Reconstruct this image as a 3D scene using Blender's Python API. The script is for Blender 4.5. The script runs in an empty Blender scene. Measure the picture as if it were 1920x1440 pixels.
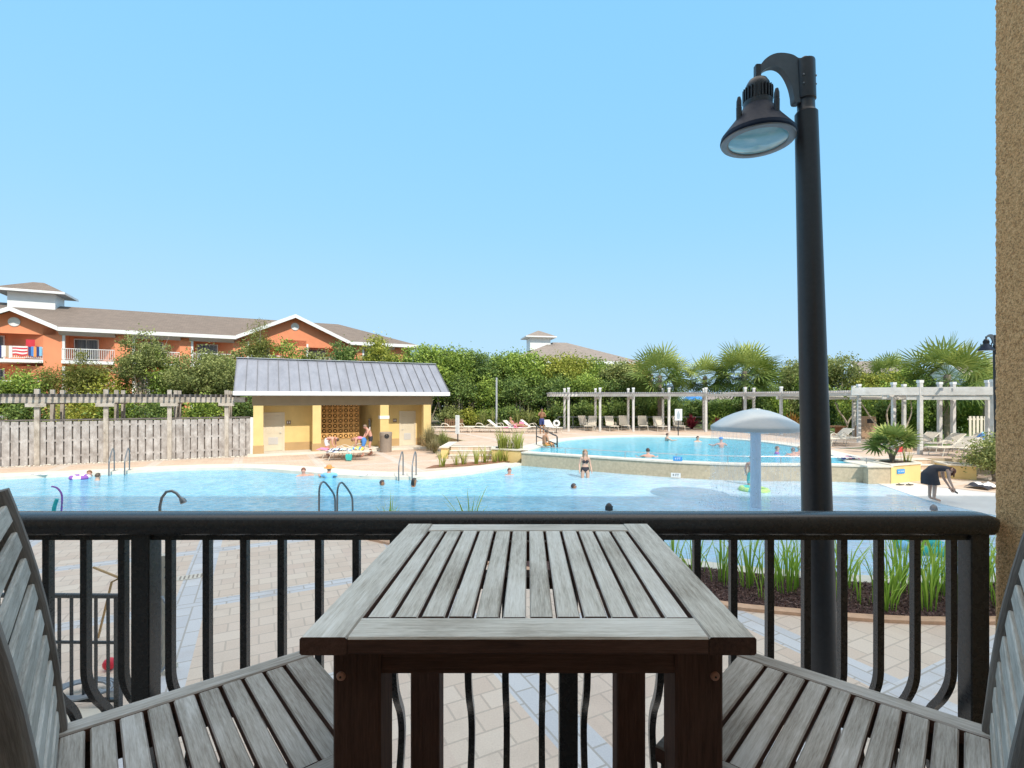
import bpy, bmesh, math, random
import numpy as np
from mathutils import Vector, Matrix, noise
random.seed(7); rng = np.random.default_rng(7)
R = math.radians
scene = bpy.context.scene
COL = scene.collection

# ------------------------------------------------------------------ camera
CAMZ = 3.0
cam_d = bpy.data.cameras.new('camera'); cam = bpy.data.objects.new('camera', cam_d); COL.objects.link(cam)
cam.location = (0, 0, CAMZ); cam.rotation_euler = (R(90), 0, 0)
cam_d.sensor_width = 36; cam_d.lens = 949/1920*36; cam_d.shift_x = -30/1920; cam_d.shift_y = 27/1920
cam_d.clip_start = 0.05; cam_d.clip_end = 6000
scene.camera = cam
F = 949.0
def gx(px, Y): return (px-990)/F*Y                    # survey helpers: bearing and drop -> metres
def gz(py, Y): return CAMZ-(py-747)/F*Y

# ------------------------------------------------------------------ light
SUN_EL, SUN_AZ = 43.0, 149.5                            # azimuth clockwise from +Y
w = bpy.data.worlds.new('World'); scene.world = w; w.use_nodes = True
nt = w.node_tree; nt.nodes.clear()
sky = nt.nodes.new('ShaderNodeTexSky'); sky.sky_type = 'NISHITA'; sky.sun_disc = False
sky.sun_elevation = R(SUN_EL); sky.sun_rotation = R(SUN_AZ); sky.air_density = 1.0; sky.dust_density = 0.6; sky.ozone_density = 1.6; sky.altitude = 0
# the photograph's bright exposure lifts the clear sky towards an even cyan; a bright white zone overhead is added as fill for the shade
sep = nt.nodes.new('ShaderNodeSeparateColor'); nt.links.new(sky.outputs[0], sep.inputs[0])
cmb = nt.nodes.new('ShaderNodeCombineColor')
for i, (g, t) in enumerate(((.36, 1.95), (.14, 4.15), (.04, 6.6))):
    pw = nt.nodes.new('ShaderNodeMath'); pw.operation = 'POWER'; pw.inputs[1].default_value = g; nt.links.new(sep.outputs[i], pw.inputs[0])
    ml = nt.nodes.new('ShaderNodeMath'); ml.operation = 'MULTIPLY'; ml.inputs[1].default_value = t; nt.links.new(pw.outputs[0], ml.inputs[0]); nt.links.new(ml.outputs[0], cmb.inputs[i])
tc = nt.nodes.new('ShaderNodeTexCoord'); sx = nt.nodes.new('ShaderNodeSeparateXYZ'); nt.links.new(tc.outputs['Generated'], sx.inputs[0])
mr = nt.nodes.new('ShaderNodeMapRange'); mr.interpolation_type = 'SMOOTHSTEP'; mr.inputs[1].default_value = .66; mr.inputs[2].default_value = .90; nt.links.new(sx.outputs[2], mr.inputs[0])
hz = nt.nodes.new('ShaderNodeMapRange'); hz.interpolation_type = 'SMOOTHSTEP'; hz.inputs[1].default_value = .34; hz.inputs[2].default_value = .0; hz.inputs[3].default_value = .0; hz.inputs[4].default_value = .5; nt.links.new(sx.outputs[2], hz.inputs[0])
hm = nt.nodes.new('ShaderNodeMix'); hm.data_type = 'RGBA'; nt.links.new(hz.outputs[0], hm.inputs[0]); nt.links.new(cmb.outputs[0], hm.inputs[6]); hm.inputs[7].default_value = (3.5, 5.2, 6.7, 1)
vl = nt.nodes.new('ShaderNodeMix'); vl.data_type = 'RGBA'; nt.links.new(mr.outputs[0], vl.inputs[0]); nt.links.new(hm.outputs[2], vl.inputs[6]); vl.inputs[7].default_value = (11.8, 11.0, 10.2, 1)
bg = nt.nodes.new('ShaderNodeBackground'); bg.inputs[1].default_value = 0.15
wo = nt.nodes.new('ShaderNodeOutputWorld')
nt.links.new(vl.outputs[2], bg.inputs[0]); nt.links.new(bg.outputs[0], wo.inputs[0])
sd = bpy.data.lights.new('sun', 'SUN'); sd.energy = 3.9; sd.angle = R(0.5); sd.color = (1.0, 0.93, 0.82)
so = bpy.data.objects.new('sun', sd); COL.objects.link(so)
sv = Vector((math.sin(R(SUN_AZ))*math.cos(R(SUN_EL)), math.cos(R(SUN_AZ))*math.cos(R(SUN_EL)), math.sin(R(SUN_EL))))
so.rotation_euler = sv.to_track_quat('Z', 'Y').to_euler(); so.location = (0, 0, 60)
scene.view_settings.view_transform = 'Standard'; scene.view_settings.look = 'None'; scene.view_settings.exposure = 0
scene.cycles.use_denoising = True
scene.cycles.max_bounces = 8; scene.cycles.transparent_max_bounces = 12

# ------------------------------------------------------------------ materials
def new_mat(name):
    m = bpy.data.materials.new(name); m.use_nodes = True; n = m.node_tree; n.nodes.clear()
    out = n.nodes.new('ShaderNodeOutputMaterial'); b = n.nodes.new('ShaderNodeBsdfPrincipled')
    n.links.new(b.outputs[0], out.inputs[0]); return m, n, b, out
def nd(n, t, **k):
    x = n.nodes.new(t)
    for a, v in k.items():
        if a.startswith('i_'):
            key = a[2:]; key = int(key) if key.isdigit() else key
            if isinstance(v, bpy.types.NodeSocket): n.links.new(v, x.inputs[key])
            else: x.inputs[key].default_value = v
        else: setattr(x, a, v)
    return x
def mth(n, op, a, b=None, c=None):
    x = n.nodes.new('ShaderNodeMath'); x.operation = op
    for i, v in enumerate((a, b, c)):
        if v is None: continue
        if isinstance(v, bpy.types.NodeSocket): n.links.new(v, x.inputs[i])
        else: x.inputs[i].default_value = v
    return x.outputs[0]
def mixc(n, f, a, b, mode='MIX'):
    x = n.nodes.new('ShaderNodeMix'); x.data_type = 'RGBA'; x.blend_type = mode
    for i, v in ((0, f), (6, a), (7, b)):
        if isinstance(v, bpy.types.NodeSocket): n.links.new(v, x.inputs[i])
        else: x.inputs[i].default_value = v if i == 0 else (*v[:3], 1)
    return x.outputs[2]
def ramp(n, f, stops):
    x = n.nodes.new('ShaderNodeValToRGB'); e = x.color_ramp.elements
    while len(e) < len(stops): e.new(0.5)
    for k, (p, c) in enumerate(stops): e[k].position = p; e[k].color = (*c[:3], 1)
    n.links.new(f, x.inputs[0]); return x.outputs[0]
def pos(n): return n.nodes.new('ShaderNodeNewGeometry').outputs['Position']
def bca(n): 
    a = n.nodes.new('ShaderNodeAttribute'); a.attribute_name = 'bc'; return a.outputs['Vector']
def mapping(n, v, scale=(1,1,1), rot=(0,0,0), loc=(0,0,0)):
    x = n.nodes.new('ShaderNodeMapping'); n.links.new(v, x.inputs[0])
    x.inputs['Scale'].default_value = scale; x.inputs['Rotation'].default_value = rot; x.inputs['Location'].default_value = loc
    return x.outputs[0]
def noi(n, v, scale, detail=4, rough=.55):
    return nd(n, 'ShaderNodeTexNoise', i_Vector=v, i_Scale=scale, i_Detail=detail, i_Roughness=rough).outputs[0]
def bump(n, b, h, strength=.3, dist=.01):
    x = nd(n, 'ShaderNodeBump', i_Height=h, i_Strength=strength, i_Distance=dist); n.links.new(x.outputs[0], b.inputs['Normal']); return x

def pm(name, c, rough=.6, var=.18, scale=3.0, bmp=0, bsc=60, metal=0, spec=.5, coat=0, grime=0):
    m, n, b, o = new_mat(name)
    p = nd(n, 'ShaderNodeTexCoord').outputs['Object']
    f = noi(n, p, scale, 5, .6)
    lo = tuple(x*(1-var) for x in c); hi = tuple(min(1, x*(1+var)) for x in c)
    col = ramp(n, f, [(.3, lo), (.7, hi)])
    if grime:
        g = noi(n, mapping(n, p, (1.5, 1.5, .35)), 2.3, 6, .7)
        col = mixc(n, mth(n, 'MULTIPLY', ramp(n, g, [(.45, (0,0,0)), (.75, (1,1,1))]), grime), col, tuple(x*.45 for x in c))
    n.links.new(col, b.inputs['Base Color'])
    r2 = mth(n, 'ADD', mth(n, 'MULTIPLY', noi(n, p, scale*3, 3), .2), rough-.1); n.links.new(r2, b.inputs['Roughness'])
    b.inputs['Metallic'].default_value = metal; b.inputs['Specular IOR Level'].default_value = spec
    if coat: b.inputs['Coat Weight'].default_value = coat
    if bmp: bump(n, b, noi(n, p, bsc, 4), bmp, .01)
    return m

def wood_mat(name, dark, mid, light, top=None, grain=1.0, rough=.75):
    """plank grain that follows each board's own long axis; top = colours of faces the weather reaches"""
    m, n, b, o = new_mat(name)
    v = bca(n)
    g1 = noi(n, mapping(n, v, (8, 150, 150)), 1.0, 6, .72)
    g2 = noi(n, mapping(n, v, (36, 520, 520)), 1.0, 3, .65)
    g3 = noi(n, mapping(n, v, (2.6, 3.5, 3.5)), 1.0, 3, .6)
    g = mth(n, 'ADD', mth(n, 'MULTIPLY', g1, .62), mth(n, 'MULTIPLY', g2, .38))
    f = mth(n, 'ADD', mth(n, 'ADD', mth(n, 'MULTIPLY', g, .75), .125), mth(n, 'MULTIPLY', mth(n, 'SUBTRACT', g3, .5), .5))
    c = ramp(n, f, [(.33, dark), (.5, mid), (.68, light)])
    if top:
        ct = ramp(n, f, [(.33, top[0]), (.5, top[1]), (.66, top[2])])
        nz = nd(n, 'ShaderNodeSeparateXYZ', i_0=n.nodes.new('ShaderNodeNewGeometry').outputs['Normal']).outputs[2]
        pt = noi(n, mapping(n, v, (3.2, 16, 16)), 1.0, 5, .65)
        ct = mixc(n, mth(n, 'MULTIPLY', ramp(n, pt, [(.52, (0,0,0)), (.72, (1,1,1))]), .38), ct, top[2])
        ct = mixc(n, mth(n, 'MULTIPLY', ramp(n, pt, [(.28, (1,1,1)), (.42, (0,0,0))]), .45), ct, top[0])
        k = nd(n, 'ShaderNodeMapRange', i_0=nz, i_1=.35, i_2=.85).outputs[0]
        c = mixc(n, k, c, ct)
    n.links.new(c, b.inputs['Base Color']); b.inputs['Roughness'].default_value = rough; b.inputs['Specular IOR Level'].default_value = .35
    bump(n, b, g, .55*grain, .0025)
    return m

def leaf_mat(name, dark, mid, light, trans=.25):
    m, n, b, o = new_mat(name)
    s = nd(n, 'ShaderNodeSeparateXYZ', i_0=bca(n))
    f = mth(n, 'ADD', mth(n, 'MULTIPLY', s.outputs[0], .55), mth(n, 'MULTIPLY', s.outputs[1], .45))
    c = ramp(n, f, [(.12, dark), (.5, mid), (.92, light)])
    n.links.new(c, b.inputs['Base Color']); b.inputs['Roughness'].default_value = .6; b.inputs['Specular IOR Level'].default_value = .3
    t = nd(n, 'ShaderNodeBsdfTranslucent', i_Color=c); mx = nd(n, 'ShaderNodeMixShader', i_0=trans)
    n.links.new(b.outputs[0], mx.inputs[1]); n.links.new(t.outputs[0], mx.inputs[2]); n.links.new(mx.outputs[0], o.inputs[0])
    return m

M = {}
# weathered teak: grey on the faces that see weather, red-brown below
M['teak'] = wood_mat('weathered_teak', (.055,.026,.018), (.125,.060,.042), (.20,.105,.075),
                     top=((.18,.158,.13), (.41,.395,.36), (.62,.62,.60)))
M['teak_table'] = wood_mat('table_teak', (.055,.026,.018), (.125,.060,.042), (.20,.105,.075),
                     top=((.29,.25,.195), (.64,.61,.535), (.86,.845,.785)))
M['teak_grey'] = wood_mat('grey_teak', (.22,.20,.17), (.47,.455,.41), (.70,.69,.645))
M['stile'] = wood_mat('stile_teak', (.09,.075,.062), (.20,.175,.155), (.32,.295,.265))
M['fence_rear_shaded'] = wood_mat('shaded_rear_fence_wood', (.09,.075,.065), (.2,.175,.16), (.32,.29,.27), grain=.4)  # darker copy of the fence wood: shade between boards put into the colour
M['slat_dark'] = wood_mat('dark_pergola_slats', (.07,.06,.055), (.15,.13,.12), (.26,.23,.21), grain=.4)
M['teak_dark'] = wood_mat('dark_teak', (.035,.024,.02), (.075,.052,.043), (.12,.09,.075))
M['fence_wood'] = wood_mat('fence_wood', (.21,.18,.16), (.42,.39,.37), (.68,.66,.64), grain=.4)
M['pergola_old'] = wood_mat('old_pergola_wood', (.22,.18,.14), (.46,.41,.35), (.66,.61,.55), grain=.4)
M['pergola_white'] = wood_mat('white_pergola_wood', (.46,.44,.41), (.62,.60,.57), (.75,.74,.72), grain=.2)
M['slat_grey'] = wood_mat('grey_pergola_slats', (.30,.28,.27), (.44,.42,.42), (.58,.56,.55), grain=.3)

def iron(name, c, rough=.42, vr=.22):
    m, n, b, o = new_mat(name); p = pos(n)
    f = noi(n, p, 38, 4, .7)
    sp = ramp(n, noi(n, p, 210, 2), [(.70, (0,0,0)), (.78, (1,1,1))])
    n.links.new(mixc(n, mth(n, 'MULTIPLY', sp, .25), ramp(n, f, [(.3, tuple(x*(1-vr) for x in c)), (.7, tuple(x*(1+vr) for x in c))]), (.22,.21,.2)), b.inputs['Base Color'])
    n.links.new(mth(n, 'ADD', mth(n, 'MULTIPLY', f, .25), rough-.12), b.inputs['Roughness'])
    b.inputs['Specular IOR Level'].default_value = .55
    bump(n, b, noi(n, p, 420, 2), .12, .001); return m
M['shade'] = pm('sky_tinted_enamel', (.010,.014,.026), .5, .1, 20, spec=.25)
M['shade'].node_tree.nodes['Principled BSDF'].inputs['Specular Tint'].default_value = (.45,.65,1.0,1)  # blue sky reflection put into the base colour and specular tint
M['arm'] = pm('sky_lit_arm_paint', (.07,.085,.10), .42, .1, 20)  # lighter than the lamp paint: reflected sky put into the arm's colour
M['floor_dark'] = pm('dark_balcony_floor', (.16,.145,.135), .8, .12, 3)
M['rail'] = iron('dark_rail_paint', (.046,.047,.050), .27, .10)
M['lamp'] = iron('bronze_lamp_paint', (.020,.021,.025), .36)
M['steel'] = pm('pool_steel', (.52,.53,.55), .25, .08, 8, metal=.9)
M['steel_dark'] = pm('dull_steel', (.22,.235,.25), .35, .1, 8, metal=.6)
M['white'] = pm('white_paint', (.80,.79,.77), .5, .05, 3, grime=.12)
M['trim_white'] = pm('white_trim', (.82,.82,.80), .5, .04, 2)
M['cream'] = pm('cream_frame', (.74,.68,.57), .4, .06, 4)
M['sling'] = pm('tan_sling', (.62,.54,.44), .7, .08, 12)
M['sling_white'] = pm('white_towel', (.80,.79,.77), .9, .06, 12)
M['copper'] = pm('copper_cap', (.60,.30,.21), .45, .2, 60, metal=.2)
M['yellow'] = pm('yellow_stucco', (.78,.58,.25), .85, .07, 1.2, bmp=.15, bsc=40, grime=.14)
M['ochre'] = pm('ochre_stucco', (.50,.33,.16), .85, .08, 1.5, bmp=.15, bsc=40)
M['brownbeam'] = pm('brown_beam', (.30,.22,.13), .8, .08, 2)
M['door'] = pm('cream_door', (.70,.62,.48), .5, .04, 3)
M['louver'] = pm('grey_louver', (.62,.60,.58), .5, .05, 30)
M['coral'] = pm('coral_stucco', (.86,.31,.155), .85, .10, .5, bmp=.12, bsc=30, grime=.12)
M['grey_trim'] = pm('grey_fascia', (.40,.42,.45), .6, .06, 2)
M['stone_cap'] = pm('pale_cap', (.74,.68,.58), .8, .1, 4, grime=.2)
M['black'] = pm('black_plastic', (.02,.02,.022), .5, .1, 5)
M['taupe'] = pm('taupe_bin', (.33,.27,.22), .7, .08, 9, bmp=.2, bsc=80)
M['rubber'] = pm('grey_hose', (.33,.36,.40), .5, .1, 9)
M['bark'] = pm('grey_bark', (.27,.22,.17), .9, .3, 6, bmp=.6, bsc=18)
M['bark_pale'] = pm('pale_bark', (.50,.42,.33), .9, .25, 6, bmp=.6, bsc=18)
M['soil'] = pm('soil', (.10,.06,.045), .95, .3, 5, bmp=.5, bsc=25)
M['ceiling'] = pm('ceiling_white', (.72,.70,.66), .9, .05, 2)
M['mush_top'] = pm('fibreglass_pale', (.41,.435,.445), .35, .06, 2, coat=.2, grime=.10)
M['mush_stem'] = pm('fibreglass_stem', (.62,.70,.80), .35, .06, 3, coat=.2)

def col_mat(name, c, rough=.75): 
    if name not in M: M[name] = pm(name, c, rough, .1, 14)
    return M[name]

def glass_dark(name):
    m, n, b, o = new_mat(name); p = nd(n, 'ShaderNodeTexCoord').outputs['Object']
    f = noi(n, mapping(n, p, (14, 14, .3)), 1.0, 2)
    n.links.new(ramp(n, f, [(.35, (.06,.065,.075)), (.65, (.22,.22,.23))]), b.inputs['Base Color'])
    b.inputs['Roughness'].default_value = .08; b.inputs['Specular IOR Level'].default_value = .7; return m
M['glass'] = glass_dark('curtained_glass')

def shingle(name, c):
    m, n, b, o = new_mat(name); p = nd(n, 'ShaderNodeTexCoord').outputs['Object']
    br = nd(n, 'ShaderNodeTexBrick', i_Vector=mapping(n, p, (1,1,1)), i_Scale=1.0)
    br.inputs['Color1'].default_value = (*[x*.75 for x in c],1); br.inputs['Color2'].default_value = (*[x*1.3 for x in c],1); br.inputs['Mortar'].default_value = (*[x*.5 for x in c],1)
    br.inputs['Brick Width'].default_value = .45; br.inputs['Row Height'].default_value = .19; br.inputs['Mortar Size'].default_value = .018
    f = noi(n, p, 14, 5, .75)
    n.links.new(mixc(n, .55, br.outputs[0], ramp(n, f, [(.3, tuple(x*.65 for x in c)), (.7, tuple(x*1.4 for x in c))])), b.inputs['Base Color'])
    b.inputs['Roughness'].default_value = .9; return m
M['shingle'] = shingle('brown_shingle', (.21,.165,.135))
M['shingle_far'] = shingle('far_shingle', (.29,.24,.205))

def metal_roof():
    m, n, b, o = new_mat('grey_metal_roof'); p = nd(n, 'ShaderNodeTexCoord').outputs['Object']
    f = noi(n, mapping(n, p, (1.2, .5, .5)), 2.0, 6, .65); g = noi(n, p, 46, 3)
    n.links.new(mixc(n, .3, ramp(n, f, [(.3, (.22,.235,.28)), (.7, (.34,.36,.42))]), ramp(n, g, [(.3, (.20,.21,.25)), (.7, (.40,.42,.48))])), b.inputs['Base Color'])
    b.inputs['Roughness'].default_value = .5; b.inputs['Metallic'].default_value = .25; return m
M['metal_roof'] = metal_roof()
M['roof_seam'] = pm('roof_seam', (.13,.135,.15), .5, .1, 4)

def stucco_mat():
    m, n, b, o = new_mat('rough_tan_stucco'); p = pos(n)
    v = nd(n, 'ShaderNodeTexNoise', i_Vector=p, i_Scale=230.0, i_Detail=2.0)
    f = noi(n, p, 125, 4, .7); h = mth(n, 'MULTIPLY', mth(n, 'SUBTRACT', mth(n, 'ADD', mth(n, 'MULTIPLY', f, .6), mth(n, 'MULTIPLY', v.outputs[0], .4)), .36), 1.9)
    big = noi(n, p, 2.2, 3)
    c = ramp(n, h, [(.06, (.28,.135,.055)), (.27, (.72,.415,.185)), (.50, (1.0,.65,.33))])
    c = mixc(n, .25, c, ramp(n, big, [(.3, (.70,.40,.17)), (.7, (.95,.60,.29))]))
    n.links.new(c, b.inputs['Base Color']); b.inputs['Roughness'].default_value = .9
    bump(n, b, h, .9, .006); return m
M['stucco'] = stucco_mat()

def paving(name, cols, band, warm=0.0):
    m, n, b, o = new_mat(name); p = pos(n)
    q = mapping(n, p, (1,1,1), (0,0,R(-28)))
    def brick(vec, wd, ht, off=.5, c=cols, ms=.011):
        x = nd(n, 'ShaderNodeTexBrick', i_Vector=vec, i_Scale=1.0); x.offset = off
        x.inputs['Color1'].default_value = (*c[0],1); x.inputs['Color2'].default_value = (*c[1],1); x.inputs['Mortar'].default_value = (*c[2],1)
        x.inputs['Brick Width'].default_value = wd; x.inputs['Row Height'].default_value = ht; x.inputs['Mortar Size'].default_value = ms; x.inputs['Bias'].default_value = 0
        return x
    b1 = brick(q, .36, .28)
    vor = nd(n, 'ShaderNodeTexWhiteNoise', i_0=nd(n, 'ShaderNodeVectorMath', operation='FLOOR', i_0=mapping(n, q, (1/.72, 1/.56, 1))).outputs[0])
    c1 = mixc(n, .35, b1.outputs[0], ramp(n, vor.outputs[0], [(.0, cols[0]), (.5, cols[1]), (1, cols[3])]))
    s = nd(n, 'ShaderNodeSeparateXYZ', i_0=q)
    fx = mth(n, 'FRACT', mth(n, 'MULTIPLY', mth(n, 'ADD', s.outputs[0], 1.1), 1/3.36)); fy = mth(n, 'FRACT', mth(n, 'MULTIPLY', mth(n, 'ADD', s.outputs[1], .4), 1/3.0))
    kx = mth(n, 'LESS_THAN', fx, .42/3.36); ky = mth(n, 'LESS_THAN', fy, .3/3.0)
    b2 = brick(mapping(n, q, (1,1,1), (0,0,R(90))), .42, .21, .5, band); b3 = brick(q, .42, .15, .5, band)
    c = mixc(n, ky, mixc(n, kx, c1, b2.outputs[0]), b3.outputs[0])
    st = noi(n, p, 1.1, 6, .7); c = mixc(n, mth(n, 'MULTIPLY', ramp(n, st, [(.5, (0,0,0)), (.8, (1,1,1))]), .45), c, tuple(x*.6 for x in cols[0]))
    c = mixc(n, .22, c, ramp(n, noi(n, p, 60, 4, .7), [(.25, tuple(x*.5 for x in cols[0])), (.75, tuple(min(1,x*1.35) for x in cols[1]))]))
    n.links.new(c, b.inputs['Base Color']); b.inputs['Roughness'].default_value = .85
    bump(n, b, mth(n, 'ADD', b1.outputs[1], mth(n, 'MULTIPLY', noi(n, p, 90, 3), -.3)), -.35, .006); return m
M['paver'] = paving('deck_pavers', [(.70,.53,.42), (.84,.70,.58), (.46,.36,.29), (.74,.56,.48)], [(.58,.60,.66), (.72,.73,.77), (.42,.40,.39)])
M['paver_far'] = paving('far_pavers', [(.56,.41,.30), (.70,.54,.42), (.38,.28,.21), (.60,.43,.32)], [(.60,.52,.45), (.66,.59,.52), (.48,.42,.37)])
M['concrete'] = pm('pale_concrete', (.72,.665,.57), .8, .07, 1.6, bmp=.1, bsc=60, grime=.12)
M['concrete_wet'] = pm('wet_concrete', (.78,.755,.73), .35, .08, 1.2, bmp=.06, bsc=40)
M['wall_tan'] = pm('tan_aggregate', (.52,.43,.30), .85, .16, 9, bmp=.4, bsc=90, grime=.2)
M['brick_edge'] = pm('peach_brick', (.66,.42,.28), .85, .16, 7, bmp=.2, bsc=40)

def water(name, deep, shallow, x0, x1, ca=.5):
    m, n, b, o = new_mat(name); p = pos(n)
    s = nd(n, 'ShaderNodeSeparateXYZ', i_0=p)
    k = nd(n, 'ShaderNodeMapRange', i_0=mth(n, 'ADD', s.outputs[0], mth(n, 'MULTIPLY', noi(n, p, .35, 3), 3.0)), i_1=x0, i_2=x1); k.interpolation_type = 'SMOOTHSTEP'
    warp = nd(n, 'ShaderNodeVectorMath', operation='ADD', i_0=p, i_1=nd(n, 'ShaderNodeVectorMath', operation='SCALE', i_0=nd(n, 'ShaderNodeTexNoise', i_Vector=p, i_Scale=1.6, i_Detail=3.0).outputs[1], i_Scale=.9).outputs[0]).outputs[0]
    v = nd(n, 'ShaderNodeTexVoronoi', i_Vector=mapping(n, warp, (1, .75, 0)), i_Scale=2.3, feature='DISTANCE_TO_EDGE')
    caustic_net = ramp(n, v.outputs[0], [(.0, (1,1,1)), (.10, (.35,.35,.35)), (.32, (0,0,0))])  # caustic light painted into the water colour
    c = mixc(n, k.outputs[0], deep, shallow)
    c = mixc(n, mth(n, 'MULTIPLY', caustic_net, ca), c, tuple(min(1, x*1.1+.28) for x in deep))
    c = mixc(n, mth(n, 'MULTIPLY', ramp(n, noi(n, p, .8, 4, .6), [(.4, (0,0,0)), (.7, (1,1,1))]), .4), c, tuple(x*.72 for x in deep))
    n.links.new(c, b.inputs['Base Color']); b.inputs['Roughness'].default_value = .06; b.inputs['IOR'].default_value = 1.33
    h = mth(n, 'ADD', noi(n, mapping(n, p, (1.0, 1.7, 1)), 3.2, 3, .6), mth(n, 'MULTIPLY', noi(n, p, 11, 2), .3))
    bump(n, b, h, .75, .06); return m
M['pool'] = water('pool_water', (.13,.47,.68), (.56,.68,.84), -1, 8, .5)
M['pool_up'] = water('upper_pool_water', (.09,.53,.74), (.09,.53,.74), 40, 60, .35)
M['sea'] = pm('sea_blue', (.05,.16,.30), .3, .1, .01)

def curtain_mat():
    m, n, b, o = new_mat('falling_water'); p = nd(n, 'ShaderNodeTexCoord').outputs['Object']
    f = noi(n, mapping(n, p, (26, 26, 1.6)), 1.0, 4, .7); g = noi(n, mapping(n, p, (30,30,14)), 1.0, 2)
    a = mth(n, 'ADD', mth(n, 'MULTIPLY', ramp(n, f, [(.42, (0,0,0)), (.8, (1,1,1))]), .32), mth(n, 'MULTIPLY', ramp(n, g, [(.66, (0,0,0)), (.74, (1,1,1))]), .25))
    a = mth(n, 'ADD', a, .05)
    b.inputs['Base Color'].default_value = (.86,.92,.97,1); b.inputs['Roughness'].default_value = .25
    t = n.nodes.new('ShaderNodeBsdfTransparent'); mx = nd(n, 'ShaderNodeMixShader', i_0=a)
    n.links.new(t.outputs[0], mx.inputs[1]); n.links.new(b.outputs[0], mx.inputs[2]); n.links.new(mx.outputs[0], o.inputs[0]); return m
M['curtain'] = curtain_mat()

def mulch_mat(name, a, bb, c):
    m, n, b, o = new_mat(name); p = pos(n)
    v = nd(n, 'ShaderNodeTexVoronoi', i_Vector=mapping(n, p, (1,1.6,1)), i_Scale=38.0)
    f = mth(n, 'ADD', mth(n, 'MULTIPLY', v.outputs[0], .5), mth(n, 'MULTIPLY', noi(n, p, 26, 5, .7), .6))
    n.links.new(ramp(n, f, [(.3, a), (.55, bb), (.8, c)]), b.inputs['Base Color']); b.inputs['Roughness'].default_value = .95
    bump(n, b, f, 1.0, .03); return m
M['mulch'] = mulch_mat('dark_mulch', (.028,.014,.014), (.10,.05,.044), (.22,.125,.11))
M['mulch_red'] = mulch_mat('red_mulch', (.16,.07,.035), (.30,.14,.075), (.42,.22,.13))
M['chip'] = leaf_mat('mulch_chips', (.04,.022,.02), (.13,.07,.062), (.34,.23,.20), 0)
M['pebble'] = pm('pebble', (.72,.66,.56), .8, .25, 30)

def ground_mat():
    m, n, b, o = new_mat('rough_ground'); p = pos(n)
    f = noi(n, p, .35, 6, .7)
    n.links.new(ramp(n, f, [(.3, (.06,.09,.03)), (.5, (.13,.14,.06)), (.68, (.30,.24,.16))]), b.inputs['Base Color']); b.inputs['Roughness'].default_value = .95
    bump(n, b, noi(n, p, 6, 5), .5, .1); return m
M['ground'] = ground_mat()
def lawn_mat():
    m, n, b, o = new_mat('lawn_green'); p = pos(n)
    n.links.new(ramp(n, noi(n, p, 3, 6, .7), [(.3, (.08,.14,.03)), (.7, (.20,.27,.08))]), b.inputs['Base Color']); b.inputs['Roughness'].default_value = .95; return m
M['lawn'] = lawn_mat()

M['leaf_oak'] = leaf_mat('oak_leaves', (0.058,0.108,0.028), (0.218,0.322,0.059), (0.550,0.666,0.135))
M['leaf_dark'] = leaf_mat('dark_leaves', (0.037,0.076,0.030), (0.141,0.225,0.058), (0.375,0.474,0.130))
M['leaf_yellow'] = leaf_mat('yellow_green_leaves', (0.098,0.134,0.020), (0.293,0.332,0.049), (0.628,0.602,0.133))
M['leaf_olive'] = leaf_mat('olive_leaves', (0.091,0.122,0.035), (0.241,0.281,0.088), (0.502,0.524,0.195))
M['leaf_pine'] = leaf_mat('pine_needles', (.07,.085,.018), (.19,.23,.045), (.40,.36,.11))
M['leaf_rust'] = leaf_mat('rusty_leaves', (0.130,0.065,0.019), (0.312,0.156,0.039), (0.494,0.286,0.078))
M['leaf_red'] = leaf_mat('red_leaves', (.10,.012,.02), (.30,.04,.06), (.50,.10,.12))
M['leaf_palm'] = leaf_mat('palm_fronds', (0.059,0.114,0.024), (0.186,0.259,0.062), (0.506,0.551,0.160), .15)
M['leaf_reed'] = leaf_mat('reed_blades', (0.166,0.297,0.030), (0.366,0.564,0.075), (0.699,0.850,0.208), .3)
M['leaf_reed2'] = leaf_mat('yellow_reed_blades', (.20,.24,.04), (.36,.40,.08), (.56,.56,.18), .3)
M['leaf_tan'] = leaf_mat('tan_grass', (.16,.13,.06), (.30,.26,.13), (.44,.40,.22), .2)

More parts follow.
